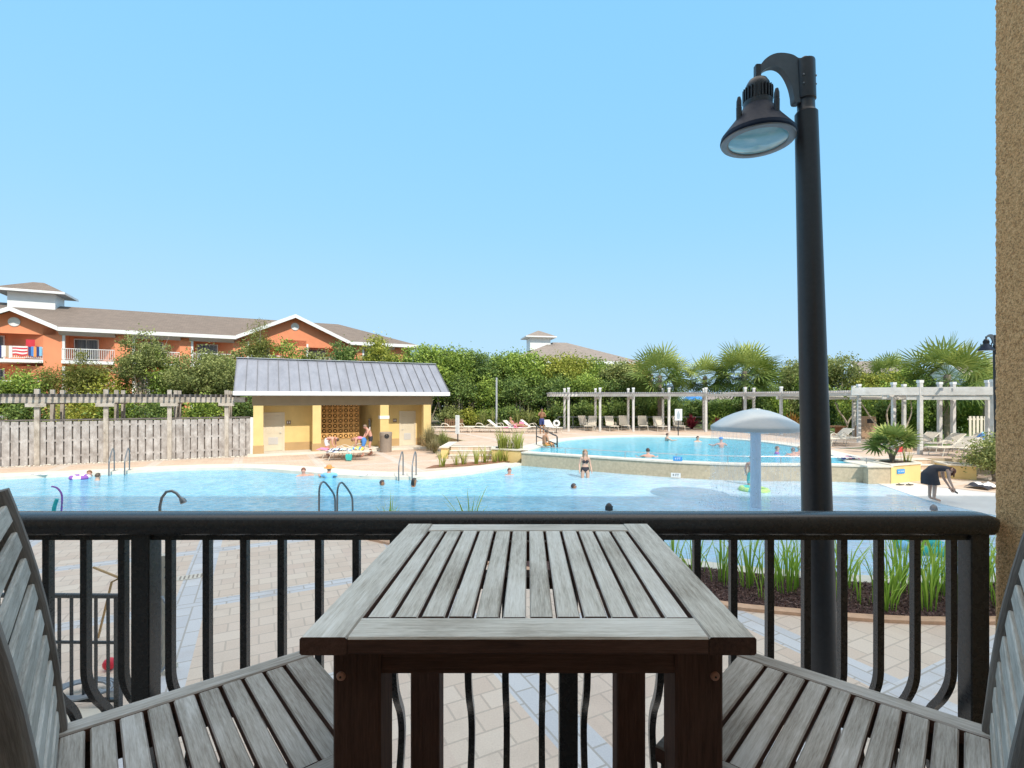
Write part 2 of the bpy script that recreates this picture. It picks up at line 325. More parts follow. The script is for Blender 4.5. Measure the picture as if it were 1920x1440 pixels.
# ------------------------------------------------------------------ mesh building
class MB:
    def __init__(s): s.v = []; s.f = []; s.mi = []; s.bc = []
    def _add(s, vs, fs, mi=0, bc=None):
        o = len(s.v); s.v += [tuple(x) for x in vs]
        s.f += [tuple(i+o for i in f) for f in fs]; s.mi += [mi]*len(fs)
        s.bc += [tuple(x) for x in (bc if bc is not None else vs)]
        return s
    def beam(s, a, b, w, h, up=(0,0,1), mi=0, ch=0.0):
        """board from a to b, w across, h along up; ch = worn edge"""
        a = Vector(a); b = Vector(b); d = (b-a); L = d.length; d = d/L
        up = Vector(up); x = d.cross(up)
        if x.length < 1e-5: x = d.cross(Vector((0,1,0)))
        x.normalize(); z = x.cross(d).normalized()
        if ch > 0:
            c = ch; pr = [(-w/2+c,-h/2),(w/2-c,-h/2),(w/2,-h/2+c),(w/2,h/2-c),(w/2-c,h/2),(-w/2+c,h/2),(-w/2,h/2-c),(-w/2,-h/2+c)]
        else: pr = [(-w/2,-h/2),(w/2,-h/2),(w/2,h/2),(-w/2,h/2)]
        n = len(pr); ro = random.random()*40; r2 = random.random()*9
        rings = [(0, 1.0)] + ([(ch, 1.0)] if False else []) + [(L, 1.0)]
        vs = []; bc = []
        for t, k in rings:
            for (u, q) in pr:
                vs.append(a+d*t+x*u+z*q); bc.append((t+ro, u+r2, q+r2))
        fs = [(i, (i+1) % n, n+(i+1) % n, n+i) for i in range(n)]
        fs.append(tuple(range(n-1, -1, -1))); fs.append(tuple(range(n, 2*n)))
        return s._add(vs, fs, mi, bc)
    def box(s, lo, hi, mi=0, ch=0.0):
        lo = Vector(lo); hi = Vector(hi); sz = hi-lo; c = (lo+hi)/2
        ax = max(range(3), key=lambda i: sz[i])
        if ax == 0: return s.beam((lo.x,c.y,c.z), (hi.x,c.y,c.z), sz.y, sz.z, (0,0,1), mi, ch)
        if ax == 1: return s.beam((c.x,lo.y,c.z), (c.x,hi.y,c.z), sz.x, sz.z, (0,0,1), mi, ch)
        return s.beam((c.x,c.y,lo.z), (c.x,c.y,hi.z), sz.x, sz.y, (0,1,0), mi, ch)
    def sweep(s, pts, prof, up=(0,0,1), mi=0, caps=True, scales=None):
        pts = [Vector(p) for p in pts]; n = len(prof); vs = []; bc = []; t = 0; ro = random.random()*40
        up = Vector(up)
        for i, p in enumerate(pts):
            d = (pts[min(i+1, len(pts)-1)]-pts[max(i-1, 0)]).normalized()
            x = d.cross(up)
            if x.length < 1e-4: x = d.cross(Vector((0,1,.01)))
            x.normalize(); z = x.cross(d).normalized()
            if i: t += (p-pts[i-1]).length
            k = scales[i] if scales else 1.0
            for (u, q) in prof: vs.append(p+x*u*k+z*q*k); bc.append((t+ro, u, q))
        fs = []
        for i in range(len(pts)-1):
            for j in range(n): fs.append((i*n+j, i*n+(j+1) % n, (i+1)*n+(j+1) % n, (i+1)*n+j))
        if caps: fs.append(tuple(range(n-1, -1, -1))); fs.append(tuple(range((len(pts)-1)*n, len(pts)*n)))
        return s._add(vs, fs, mi, bc)
    def tube(s, pts, r, n=8, mi=0, scales=None, up=(0.02,0.03,1)):
        return s.sweep(pts, [(r*math.cos(2*math.pi*i/n), r*math.sin(2*math.pi*i/n)) for i in range(n)], up, mi, True, scales)
    def lathe(s, prof, c=(0,0,0), n=24, mi=0, closed=False):
        vs = []; fs = []
        for (r, z) in prof:
            for i in range(n):
                a = 2*math.pi*i/n; vs.append((c[0]+r*math.cos(a), c[1]+r*math.sin(a), c[2]+z))
        for k in range(len(prof)-1):
            for i in range(n): fs.append((k*n+i, k*n+(i+1) % n, (k+1)*n+(i+1) % n, (k+1)*n+i))
        if prof[0][0] > 1e-4 and not closed: fs.append(tuple(range(n-1, -1, -1)))
        if prof[-1][0] > 1e-4 and not closed: fs.append(tuple(range((len(prof)-1)*n, len(prof)*n)))
        return s._add(vs, fs, mi)
    def poly(s, pts, mi=0): return s._add(pts, [tuple(range(len(pts)))], mi)
    def prism(s, pts, d, mi=0):
        """polygon extruded along the vector d"""
        d = Vector(d); n = len(pts); vs = [Vector(p) for p in pts]+[Vector(p)+d for p in pts]
        fs = [tuple(range(n-1, -1, -1)), tuple(range(n, 2*n))]+[(i, (i+1) % n, n+(i+1) % n, n+i) for i in range(n)]
        return s._add(vs, fs, mi)
    def sphere(s, c, r, n=10, m=7, mi=0, sc=(1,1,1)):
        vs = []; fs = []
        for k in range(m+1):
            ph = math.pi*k/m
            for i in range(n):
                a = 2*math.pi*i/n; q = max(math.sin(ph), .001)
                vs.append((c[0]+r*sc[0]*q*math.cos(a), c[1]+r*sc[1]*q*math.sin(a), c[2]+r*sc[2]*math.cos(ph)))
        for k in range(m):
            for i in range(n): fs.append((k*n+i, (k+1)*n+i, (k+1)*n+(i+1) % n, k*n+(i+1) % n))
        return s._add(vs, fs, mi)
    def build(s, name, mats, parent=None, smooth=None, world=False):
        me = bpy.data.meshes.new(name)
        v = s.v
        if world and parent is not None:
            L = parent.location; v = [(x-L.x, y-L.y, z-L.z) for x, y, z in v]
        me.from_pydata(v, [], s.f)
        if not isinstance(mats, (list, tuple)): mats = [mats]
        for m in mats: me.materials.append(M[m] if isinstance(m, str) else m)
        if any(s.mi): me.polygons.foreach_set('material_index', s.mi)
        at = me.attributes.new('bc', 'FLOAT_VECTOR', 'POINT'); at.data.foreach_set('vector', np.array(s.bc, dtype=np.float32).ravel())
        bm = bmesh.new(); bm.from_mesh(me); bmesh.ops.recalc_face_normals(bm, faces=bm.faces); bm.to_mesh(me); bm.free()
        if smooth:
            me.polygons.foreach_set('use_smooth', [True]*len(me.polygons)); me.set_sharp_from_angle(angle=R(smooth))
        me.update()
        o = bpy.data.objects.new(name, me); COL.objects.link(o)
        if parent is not None: o.parent = parent
        return o

def tag(o, label=None, cat=None, group=None, kind=None):
    if label: o['label'] = label
    if cat: o['category'] = cat
    if group: o['group'] = group
    if kind: o['kind'] = kind
    return o
def thing(name, label, cat, loc=(0,0,0), rotz=0, group=None):
    o = bpy.data.objects.new(name, None); COL.objects.link(o); o.empty_display_size = .1
    o.location = loc; o.rotation_euler = (0,0,rotz)
    return tag(o, label, cat, group)
def kids(o): return [c for c in bpy.data.objects if c.parent == o]
def copy_tree(o, parent=None, label=None, group=None, loc=None, rotz=None, scale=None):
    c = o.copy(); COL.objects.link(c); c.parent = parent
    if label: c['label'] = label
    if group: c['group'] = group
    if loc is not None: c.location = loc
    if rotz is not None: c.rotation_euler = (0,0,rotz)
    if scale is not None: c.scale = scale if isinstance(scale, tuple) else (scale,)*3
    for ch in kids(o): copy_tree(ch, c)
    return c
def spline(pts, n=6, closed=False):
    """Catmull-Rom through 2-D or 3-D points"""
    P = [Vector(p) for p in pts]; out = []
    N = len(P); rngk = range(N if closed else N-1)
    for i in rngk:
        if closed: p0, p1, p2, p3 = P[(i-1) % N], P[i], P[(i+1) % N], P[(i+2) % N]
        else: p0, p1, p2, p3 = P[max(i-1,0)], P[i], P[i+1], P[min(i+2,N-1)]
        for k in range(n):
            t = k/n
            out.append(0.5*((2*p1)+(p2-p0)*t+(2*p0-5*p1+4*p2-p3)*t*t+(3*p1-p0-3*p2+p3)*t**3))
    if not closed: out.append(P[-1])
    return out
def offset(c, d):
    out = []
    for i, p in enumerate(c):
        t = (c[min(i+1,len(c)-1)]-c[max(i-1,0)]).normalized(); out.append(Vector((p.x-t.y*d, p.y+t.x*d)))
    return out
def sheet(name, pts, z, mat):
    o = MB().poly([(p[0], p[1], z) for p in pts]).build(name, mat); tag(o, kind='structure'); return o
def strip(mb, a, b, za, zb, mi=0):
    n = len(a); mb._add([(p[0],p[1],za) for p in a]+[(p[0],p[1],zb) for p in b], [(i, i+1, n+i+1, n+i) for i in range(n-1)], mi)
def text_mesh(txt, size, name, mat, parent, loc, rot, depth=.004):
    cu = bpy.data.curves.new(name, 'FONT'); cu.body = txt; cu.size = size; cu.extrude = depth; cu.align_x = 'CENTER'; cu.align_y = 'CENTER'
    t = bpy.data.objects.new('tmp_text', cu); COL.objects.link(t)
    bpy.context.view_layer.update()
    me = bpy.data.meshes.new_from_object(t.evaluated_get(bpy.context.evaluated_depsgraph_get()))
    bpy.data.objects.remove(t); me.name = name; me.materials.clear(); me.materials.append(M[mat])
    o = bpy.data.objects.new(name, me); COL.objects.link(o); o.parent = parent; o.location = loc; o.rotation_euler = rot
    return o
# ================================================================== SETTING
tag(MB().poly([(-3000,-600,-.9),(3000,-600,-.9),(3000,5000,-.9),(-3000,5000,-.9)]).build('ground', 'ground'), kind='structure')
tag(MB().poly([(-3000,160,-.4),(3000,160,-.4),(3000,5200,-.4),(-3000,5200,-.4)]).build('sea', 'sea'), kind='structure')
near_edge = spline([(-42,12.6),(-25,12.8),(-14,12.9),(-8,12.85),(-3.5,12.4),(-.9,11.45),(1.2,10.35),(3.2,9.25),(4.6,8.75),(5.8,8.5),(7.2,8.5),(9,8.9),(11,9.7),(12.6,11.0)])
far_edge = spline([(-42,14.6),(-33,15.9),(-26,17.3),(-22,18.5),(-19.8,19.1),(-17.2,20.2),(-14.9,21.35),(-12.3,21.6),(-9.6,20.65),(-7.2,19.55),(-4.6,19.05),(-3.3,19.5),(-1.96,20.7),(-.3,23.1)])
wall_line = spline([(-.3,23.1),(2.5,21.4),(4.5,20.25),(6.3,19.35),(8.15,18.85),(10.1,18.75),(11.6,18.6),(12.6,18.3)])
beach_edge = spline([(12.6,18.3),(12.25,16.6),(12.0,15.0),(12.15,13.6),(12.6,11.0)])
WZ = -.07
water_poly = [p for p in near_edge][6:] 
lower = far_edge + wall_line[1:] + beach_edge[1:] + list(reversed(near_edge))[1:]
mb = MB(); strip(mb, beach_edge, beach_edge, -.055, -.4); tag(mb.build('beach_lip', 'concrete_wet'), kind='structure')
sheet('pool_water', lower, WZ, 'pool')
# near deck, behind the planting bed
o = offset(near_edge, -.36)
deck = [Vector((-45,-3)), Vector((45,-3)), Vector((45,9)), Vector((16,9.0)), Vector((13.2,10.7))] + list(reversed(o)) + [Vector((-45,13))]
sheet('pool_deck', deck, 0.0, 'paver')
mb = MB(); strip(mb, near_edge, o, .03, .03); strip(mb, near_edge, near_edge, .03, -.5)
strip(mb, o, o, .03, -.02)
tag(mb.build('near_coping', 'concrete'), kind='structure')
# far concrete apron and pavers beyond it
fo1 = offset(far_edge, .34); fo2 = offset(far_edge, 1.45)
mb = MB(); strip(mb, far_edge, fo1, .05, .05); strip(mb, far_edge, far_edge, .05, -.5); strip(mb, fo1, fo1, .05, .0)
tag(mb.build('far_coping', 'concrete'), kind='structure')
mb = MB(); strip(mb, offset(far_edge, .30), fo2, .012, .012)
tag(mb.build('pool_apron', 'concrete'), kind='structure')
far_deck = [p for p in offset(far_edge, 1.3)] + [Vector((.4,25.2)), Vector((-2,27)), Vector((-4.2,29)), Vector((-4.5,34)), Vector((-20,34)), Vector((-60,20)), Vector((-60,12))]
sheet('far_paving', far_deck, 0.004, 'paver_far')
# right hand concrete beach
beach = beach_edge + [Vector((13.2,10.7)), Vector((16,9.0)), Vector((45,9.0)), Vector((45,21)), Vector((12.6,21))]
sheet('concrete_beach', beach, -.055, 'concrete_wet')
sheet('side_paving', [(14.0,17.6),(15.8,15.6),(19,14.2),(30,13),(45,13),(45,21),(14.0,21)], -.048, 'paver_far')

# upper terrace
UZ = .55
up_far = spline([(.0,23.6),(.3,24.6),(.9,26.3),(2.0,29.2),(3.7,31.2),(5.4,32.2),(7.2,32.6),(10.3,31.9),(12.6,29.7),(13.5,26.5),(13.3,23.5),(12.9,21.2),(12.3,19.4)])
up_near = offset(wall_line, .42)
upper_pool = up_far + list(reversed(up_near))
sheet('upper_pool_water', upper_pool, UZ-.05, 'pool_up')
terr = [Vector(p) for p in [(-8.5,46),(-7.6,42),(-6.8,35.8),(-3.56,29.4),(-4.0,28.5),(-4.0,26.4),(-1.75,26.2),(-1.75,25.6),(-.35,24.9)]] + offset(up_far, .9) \
     + [Vector(p) for p in [(12.9,18.9),(14.9,20.0),(14.9,20.75),(16.3,20.75),(17.2,20.6),(22,19.5),(30,17),(60,17),(60,46)]]
sheet('upper_terrace', terr, UZ, 'paver_far')
mb = MB(); e = offset(up_far, .95); strip(mb, up_far, e, UZ+.02, UZ+.02); strip(mb, up_far, up_far, UZ+.02, UZ-.4); strip(mb, e, e, UZ+.02, UZ-.02)
tag(mb.build('upper_coping', 'concrete'), kind='structure')
e = [Vector((-7.6,42)),Vector((-6.8,35.8)),Vector((-3.56,29.4)),Vector((-4.0,28.5)),Vector((-4.0,26.4))]
mb = MB(); strip(mb, e, e, UZ+.004, -.1); strip(mb, e, offset(e, -.22), UZ+.006, UZ+.006)
tag(mb.build('terrace_edge', 'wall_tan'), kind='structure')
e2_ = [Vector(p) for p in ((14.9,20.0),(14.9,20.75),(16.3,20.75),(17.2,20.6),(22,19.5),(30,17),(60,17))]; mb = MB(); strip(mb, e2_, e2_, UZ+.004, -.1); tag(mb.build('terrace_edge', 'wall_tan'), kind='structure')
sheet('lawn', [(15,24.5),(22,26),(60,24),(60,60),(13,60),(14,40),(20,37),(22.5,33),(23,28.5)], UZ+.006, 'lawn')
sheet('planting_soil', [(-60,34),(-20,34),(-9,33),(-8.5,41.0),(15,41.0),(21,38),(22.5,36),(60,36),(60,130),(-120,130),(-120,20),(-60,20)], UZ-.06, 'ground')

# curved retaining wall between the two pools
r = thing('retaining_wall', 'tan aggregate curved wall with white cap holding back the upper pool', 'wall', (6,19.5,0))
mb = MB(); wo2 = offset(wall_line, .40)
strip(mb, wall_line, wall_line, UZ-.045, -.6); strip(mb, wall_line, wo2, UZ-.045, UZ-.045); strip(mb, wo2, wo2, UZ-.045, -.2)
mb._add([(*wall_line[-1],UZ-.045),(*wo2[-1],UZ-.045),(*wo2[-1],-.6),(*wall_line[-1],-.6)], [(0,1,2,3)])
mb.build('wall_body', 'wall_tan', r, 30, True)
ci = offset(wall_line, -.04); cu = offset(wall_line, .45)
mb = MB(); strip(mb, ci, cu, UZ+.01, UZ+.01); strip(mb, ci, ci, UZ+.01, UZ-.05); strip(mb, cu, cu, UZ+.01, UZ-.05); strip(mb, ci, cu, UZ-.0435, UZ-.0435)
mb.build('wall_cap', 'stone_cap', r, 30, True)
# thin handrail on the wall
r = thing('low_handrail', 'thin pale horizontal rail on short posts along the wall between the pools', 'railing', (6,19.6,UZ))
rl = offset(wall_line, .22)[2:]
MB().tube([(p.x,p.y,UZ+.27) for p in rl], .014, 6).build('rail_bar', 'steel', r, 40, True)
L = 0
for i in range(len(rl)):
    if i % 6 == 2: MB().tube([(rl[i].x,rl[i].y,UZ), (rl[i].x,rl[i].y,UZ+.27)], .016, 6).build('post', 'steel', r, 40, True)
# block at the end of the wall
r = thing('wall_pier', 'low pale concrete pier at the end of the curved pool wall', 'wall', (12.5,18.6,0))
MB().box((12.2,18.15,-.5),(13.0,19.4,.53), 0, .02).build('pier_body', 'wall_tan', r, None, True)
MB().box((12.12,18.08,.532),(13.06,19.46,.60), 0, .015).build('pier_cap', 'stone_cap', r, None, True)

def planter(name, label, pts, z0, z1, sign=None, mulch='soil'):
    r = thing(name, label, 'planter', (pts[0][0], pts[0][1], 0))
    MB().prism([(p[0],p[1],z0) for p in pts], (0,0,z1-z0-.06)).build('planter_wall', 'yellow', r, None, True)
    c = Vector((sum(p[0] for p in pts)/len(pts), sum(p[1] for p in pts)/len(pts)))
    def grow(k): return [(c.x+(p[0]-c.x)*k[0], c.y+(p[1]-c.y)*k[1]) for p in pts]
    a = grow((1.05,1.08)); bq = grow((.78,.70)); mb = MB(); n = len(a)
    vs = [(x,y,z1) for x,y in a]+[(x,y,z1) for x,y in bq]+[(x,y,z1-.055) for x,y in a]+[(x,y,z1-.09) for x,y in bq]
    fs = []
    for i in range(n):
        j = (i+1) % n; fs += [(i,j,n+j,n+i), (2*n+i,2*n+j,j,i), (n+i,n+j,3*n+j,3*n+i), (2*n+i,2*n+j,3*n+j,3*n+i)]
    mb._add(vs, fs); mb.build('planter_cap', 'stone_cap', r, None, True)
    MB().poly([(x,y,z1-.045) for x,y in bq]).build('soil_bed', mulch, r, None, True)
    return r
pl1 = planter('planter', 'yellow planter wall holding the fan palm beside the splash pad', [(13.02,18.15),(14.55,18.75),(14.9,20.0),(13.02,19.5)], -.2, .63)
o = MB().box((-.20,-.02,-.08),(.20,.004,.08)).build('depth_plaque', col_mat('sign_blue', (.05,.30,.70)), pl1)
o.location = (.47,.175,.36); o.rotation_euler = (0,0,R(21.4))
t_ = text_mesh('NO DIVING', .06, 'lettering', 'white', o, (0,-.022,0), (R(90),0,0), .002)
pl2 = planter('planter', 'yellow planter with tall iris blades beside the steps at the pool corner', [(-1.75,24.3),(-.35,23.7),(-.1,24.6),(-1.75,25.5)], -.2, .60)
pl3 = planter('planter', 'low yellow wall ending in a pale cap by the far bush', [(16.0,19.35),(16.75,18.9),(17.0,19.5),(16.3,20.3)], -.2, .50)
r = thing('low_wall', 'short yellow wall with pale cap left of the terrace steps', 'wall', (-4.2,26.5,0))
MB().box((-4.35,25.3,-.2),(-4.02,28.2,.52)).build('wall_body', 'yellow', r, None, True)
MB().box((-4.42,25.22,.522),(-3.96,28.26,.59), 0, .01).build('wall_cap', 'stone_cap', r, None, True)
def steps(label, x0, x1, y0, y1, n, h):
    r = thing('terrace_steps', label, 'steps', ((x0+x1)/2, y0, 0))
    for k in range(n):
        yb = y0+(y1-y0)*k/n
        MB().box((x0, yb, -.1),(x1, y1+.05, h*(k+1)/n-.012)).build('step', 'paver_far', r, None, True)
        MB().box((x0+.004, yb-.03, h*(k+1)/n-.0115),(x1-.004, y1+.06, h*(k+1)/n+.006)).build('nosing', 'concrete', r, None, True)
steps('three shallow pale steps between the low yellow wall and the iris planter', -3.94, -1.77, 25.0, 26.2, 3, UZ-.01)
steps('three shallow steps beside the fan palm planter behind the bending woman', 14.95, 16.22, 19.6, 20.75, 3, UZ-.01)

# depth markings set in the coping
def depth_mark(txt, px, Y, z=.056, size=.26, lab=''):
    r = thing('depth_marker', lab, 'marking', (gx(px,Y), Y, z))
    MB().box((-.42,-.16,-.003),(.42,.16,.002)).build('tile', 'white', r)
    text_mesh(txt, size, 'lettering', 'black', r, (0,0,.003), (0,0,0), .001)
depth_mark('6 FT', 70, 19.6, lab='6 FT depth tile on the coping before the wooden fence')
depth_mark('4 FT', 448, 22.0, lab='4 FT depth tile on the coping before the left end of the pool house')
depth_mark('5 FT', 697, 19.45, lab='5 FT depth tile on the coping left of the far pool ladder')
for px, txt, lab in ((1269,'4 FT','white depth plate low on the curved wall beside the splash mushroom'),):
    r = thing('depth_plate', lab, 'sign', (gx(px,19.2), 19.33, .07))
    MB().box((-.18,-.012,-.085),(.18,.0,.085)).build('plate', 'white', r)
    text_mesh(txt, .13, 'lettering', 'black', r, (0,-.014,0), (R(90),0,0), .002); r.rotation_euler = (0,0,R(-24))
r = thing('depth_plate', 'blue plate standing on the wall edge before the upper pool', 'sign', (gx(1271,19.6), 19.62, UZ+.11))
MB().box((-.17,-.012,-.085),(.17,.012,.085)).build('plate', col_mat('sign_blue', (.05,.30,.70)), r)
MB().box((-.03,-.01,-.112),(.03,.01,-.102)).build('foot', 'steel', r)
text_mesh('4 FT', .12, 'lettering', 'white', r, (0,-.014,0), (R(90),0,0), .002); r.rotation_euler = (0,0,R(-22))

# ------------------------------------------------------------------ our building: balcony, side wall, the block above
r = thing('resort_building', 'tall resort block behind and above the balcony', 'building', (0,-2,0))
mb = MB(); mb.box((-40,-14,-.5),(45,-3.2,20.6)); mb.build('facade', 'ceiling', r, None, True)
MB().box((-8,-3.19,1.585),(1.48,-3.15,4.29)).build('balcony_wall', 'stucco', r, None, True)
MB().box((-8,-3.15,4.3),(1.47,-.4,4.5)).build('added_balcony_ceiling', 'ceiling', r, None, True)  # unseen; put in to keep sky light off the railing's inner faces
o = MB().box((-8,-3.15,1.38),(8,1.655,1.58)).build('balcony_floor', 'floor_dark'); tag(o, kind='structure')
# stucco side wall, with a really uneven face
def stucco_wall():
    X0 = 1.485; Y1 = 1.615; vs = []; fs = []
    us = np.concatenate([np.linspace(-1.5, 1.25, 12), np.arange(1.27, Y1-.012, .007)]); prof = [(X0, y) for y in us]
    for k in range(1, 5): a = R(90*k/4); prof.append((X0+.014*(1-math.cos(a)), Y1-.014+.014*math.sin(a)))
    prof += [(x, Y1) for x in np.arange(X0+.03, X0+.25, .03)]+[(2.4, Y1)]
    zs = np.concatenate([np.linspace(1.3, 1.75, 4), np.arange(1.76, 4.52, .008), [4.55]])
    for z in zs:
        for (x, y) in prof:
            d = .0022*noise.noise((x*110, y*110, z*110))+.0018*noise.noise((x*230, y*230, z*230))
            q = max(0, (y-1.2)/.4); vs.append((x-d, y+d*q, z))
    n = len(prof)
    for k in range(len(zs)-1):
        for i in range(n-1): fs.append((k*n+i, k*n+i+1, (k+1)*n+i+1, (k+1)*n+i))
    mb = MB(); mb._add(vs, fs); return mb
o = stucco_wall().build('stucco_wall', 'stucco', None, 60)
tag(o, 'rough tan stucco wall at the right end of the balcony rail', 'wall')

# ------------------------------------------------------------------ balcony railing
RY = 1.60
r = thing('balcony_railing', 'dark painted metal balcony railing with outward curved balusters', 'railing', (0,RY,1.58))
rp = []
for i in range(16):
    a = 2*math.pi*i/16; c, s_ = math.cos(a), math.sin(a)
    rp.append((.044*math.copysign(abs(c)**.7, c), .035*math.copysign(abs(s_)**.7, s_)))
xs = [-3.2]+list(np.linspace(-3, 1.3, 12))
pts = [(x, RY, 2.606) for x in xs]+[(1.40,RY,2.606),(1.43,RY,2.605),(1.455,RY,2.600),(1.468,RY,2.594)]
sc = [1]*(len(pts)-3)+[.98,.88,.55]
MB().sweep(pts, rp, mi=0, scales=sc).build('handrail', 'rail', r, 60, True)
MB().box((-3.2,RY-.014,2.556),(1.42,RY+.014,2.578)).build('under_rail', 'rail', r, None, True)
MB().box((-3.2,RY-.02,1.66),(1.42,RY+.02,1.70)).build('bottom_rail', 'rail', r, None, True)
path = spline([(RY,2.57),(RY,2.40),(RY,2.20),(RY+.004,2.11),(RY+.035,2.035),(RY+.082,1.965),(RY+.105,1.895),(RY+.098,1.83),(RY+.07,1.76),(RY+.02,1.70),(RY,1.67)], 4)
b0 = None; hw = .0105
postX = [(p-990)/F*RY for p in (-517, 274, 1065, 1825)]
bx = []
for k in range(12): bx.append((320-69.6*0+69.65*k-990)/F*RY if k < 11 else None)
bx = [(320+69.75*k-990)/F*RY for k in range(11)]+[(1101+68.3*k-990)/F*RY for k in range(11)]+[(232-70.5*k-990)/F*RY for k in range(10)]
for x in bx:
    if b0 is None:
        b0 = MB().sweep([(x, p[0], p[1]) for p in path], [(-hw,-hw),(hw,-hw),(hw,hw),(-hw,hw)], up=(1,0,0)).build('baluster', 'rail', r, 30, True); bx0 = x
    else:
        c = b0.copy(); COL.objects.link(c); c.parent = r; c.location = (x-bx0, 0, 0)
for x in postX:
    MB().box((x-.029,RY-.027,1.58),(x+.029,RY+.027,2.575), 0, .003).build('post', 'rail', r, None, True)

# ------------------------------------------------------------------ bar table
TZ = 2.63; TX = .354; TY0, TY1 = .784, 1.494
r = thing('bar_table', 'weathered grey slatted bar table with dark red-brown legs at the rail', 'table', (0,1.139,1.58))
mb = MB(); c = .003; th = .028; bwid = .073
mb.box((-TX,TY0,TZ-th),(-TX+bwid,TY1,TZ), 0, c); mb.box((TX-bwid,TY0,TZ-th),(TX,TY1,TZ), 0, c)
mb.box((-TX+bwid+.0012,TY0+.0005,TZ-th),(TX-bwid-.0012,TY0+bwid,TZ-.0008), 0, c)
mb.box((-TX+bwid+.0012,TY1-bwid,TZ-th),(TX-bwid-.0012,TY1-.0005,TZ-.0008), 0, c)
top = mb.build('tabletop', 'teak_table', r, 40, True)
mb = MB(); x0 = -TX+bwid+.004; x1 = TX-bwid-.004; n = 12; pit = (x1-x0)/n
for k in range(n): mb.box((x0+k*pit+.0035, TY0+bwid+.0035, TZ-.022+random.uniform(-.0008,.0008)),(x0+(k+1)*pit-.0035, TY1-bwid-.0035, TZ-.0012+random.uniform(-.0012,.0008)), 0, .0022)
o = mb.build('slat_panel', 'teak_table', r, 40, True)
mb = MB(); mb.box((-.27,1.115,TZ-.05),(.27,1.165,TZ-.0245)); mb.build('cross_batten', 'teak_dark', r, None, True)
for (lx, ly) in ((-.319,.826),(.241,.826),(-.319,1.372),(.241,1.372)):
    lg = MB().box((lx,ly,1.58),(lx+.078,ly+.076,TZ-th-.0005), 0, .004).build('leg', 'teak', r, 40, True)
    if ly < 1:
        bxx = lx+.014 if lx < 0 else lx+.064
        bo = MB().lathe([(0.0001,.0035),(.004,.0034),(.0065,.0024),(.0078,.0)], (0,0,0), 20).build('bolt_cap', 'copper', lg)
        bo.location = (bxx-0, ly-1.139-.0005, 2.547-1.58); bo.rotation_euler = (R(90),0,0)
        b2 = MB().lathe([(0.0001,.0012),(.0017,.0008),(.0019,0)], (0,0,0), 6).build('bolt_cap', 'teak_dark', lg)
        b2.location = (bxx, ly-1.139-.004, 2.547-1.58); b2.rotation_euler = (R(90),0,0)
for (a, bq) in (((-.2405,.834,TZ-.084),(.2405,.862,TZ-th-.0008)),((-.2405,1.41,TZ-.084),(.2405,1.438,TZ-th-.0008)),((-.31,.9025,TZ-.084),(-.282,1.3715,TZ-th-.0008)),((.282,.9025,TZ-.084),(.31,1.3715,TZ-th-.0008))):
    MB().box(a, bq, 0, .002).build('apron', 'teak', r, 40, True)

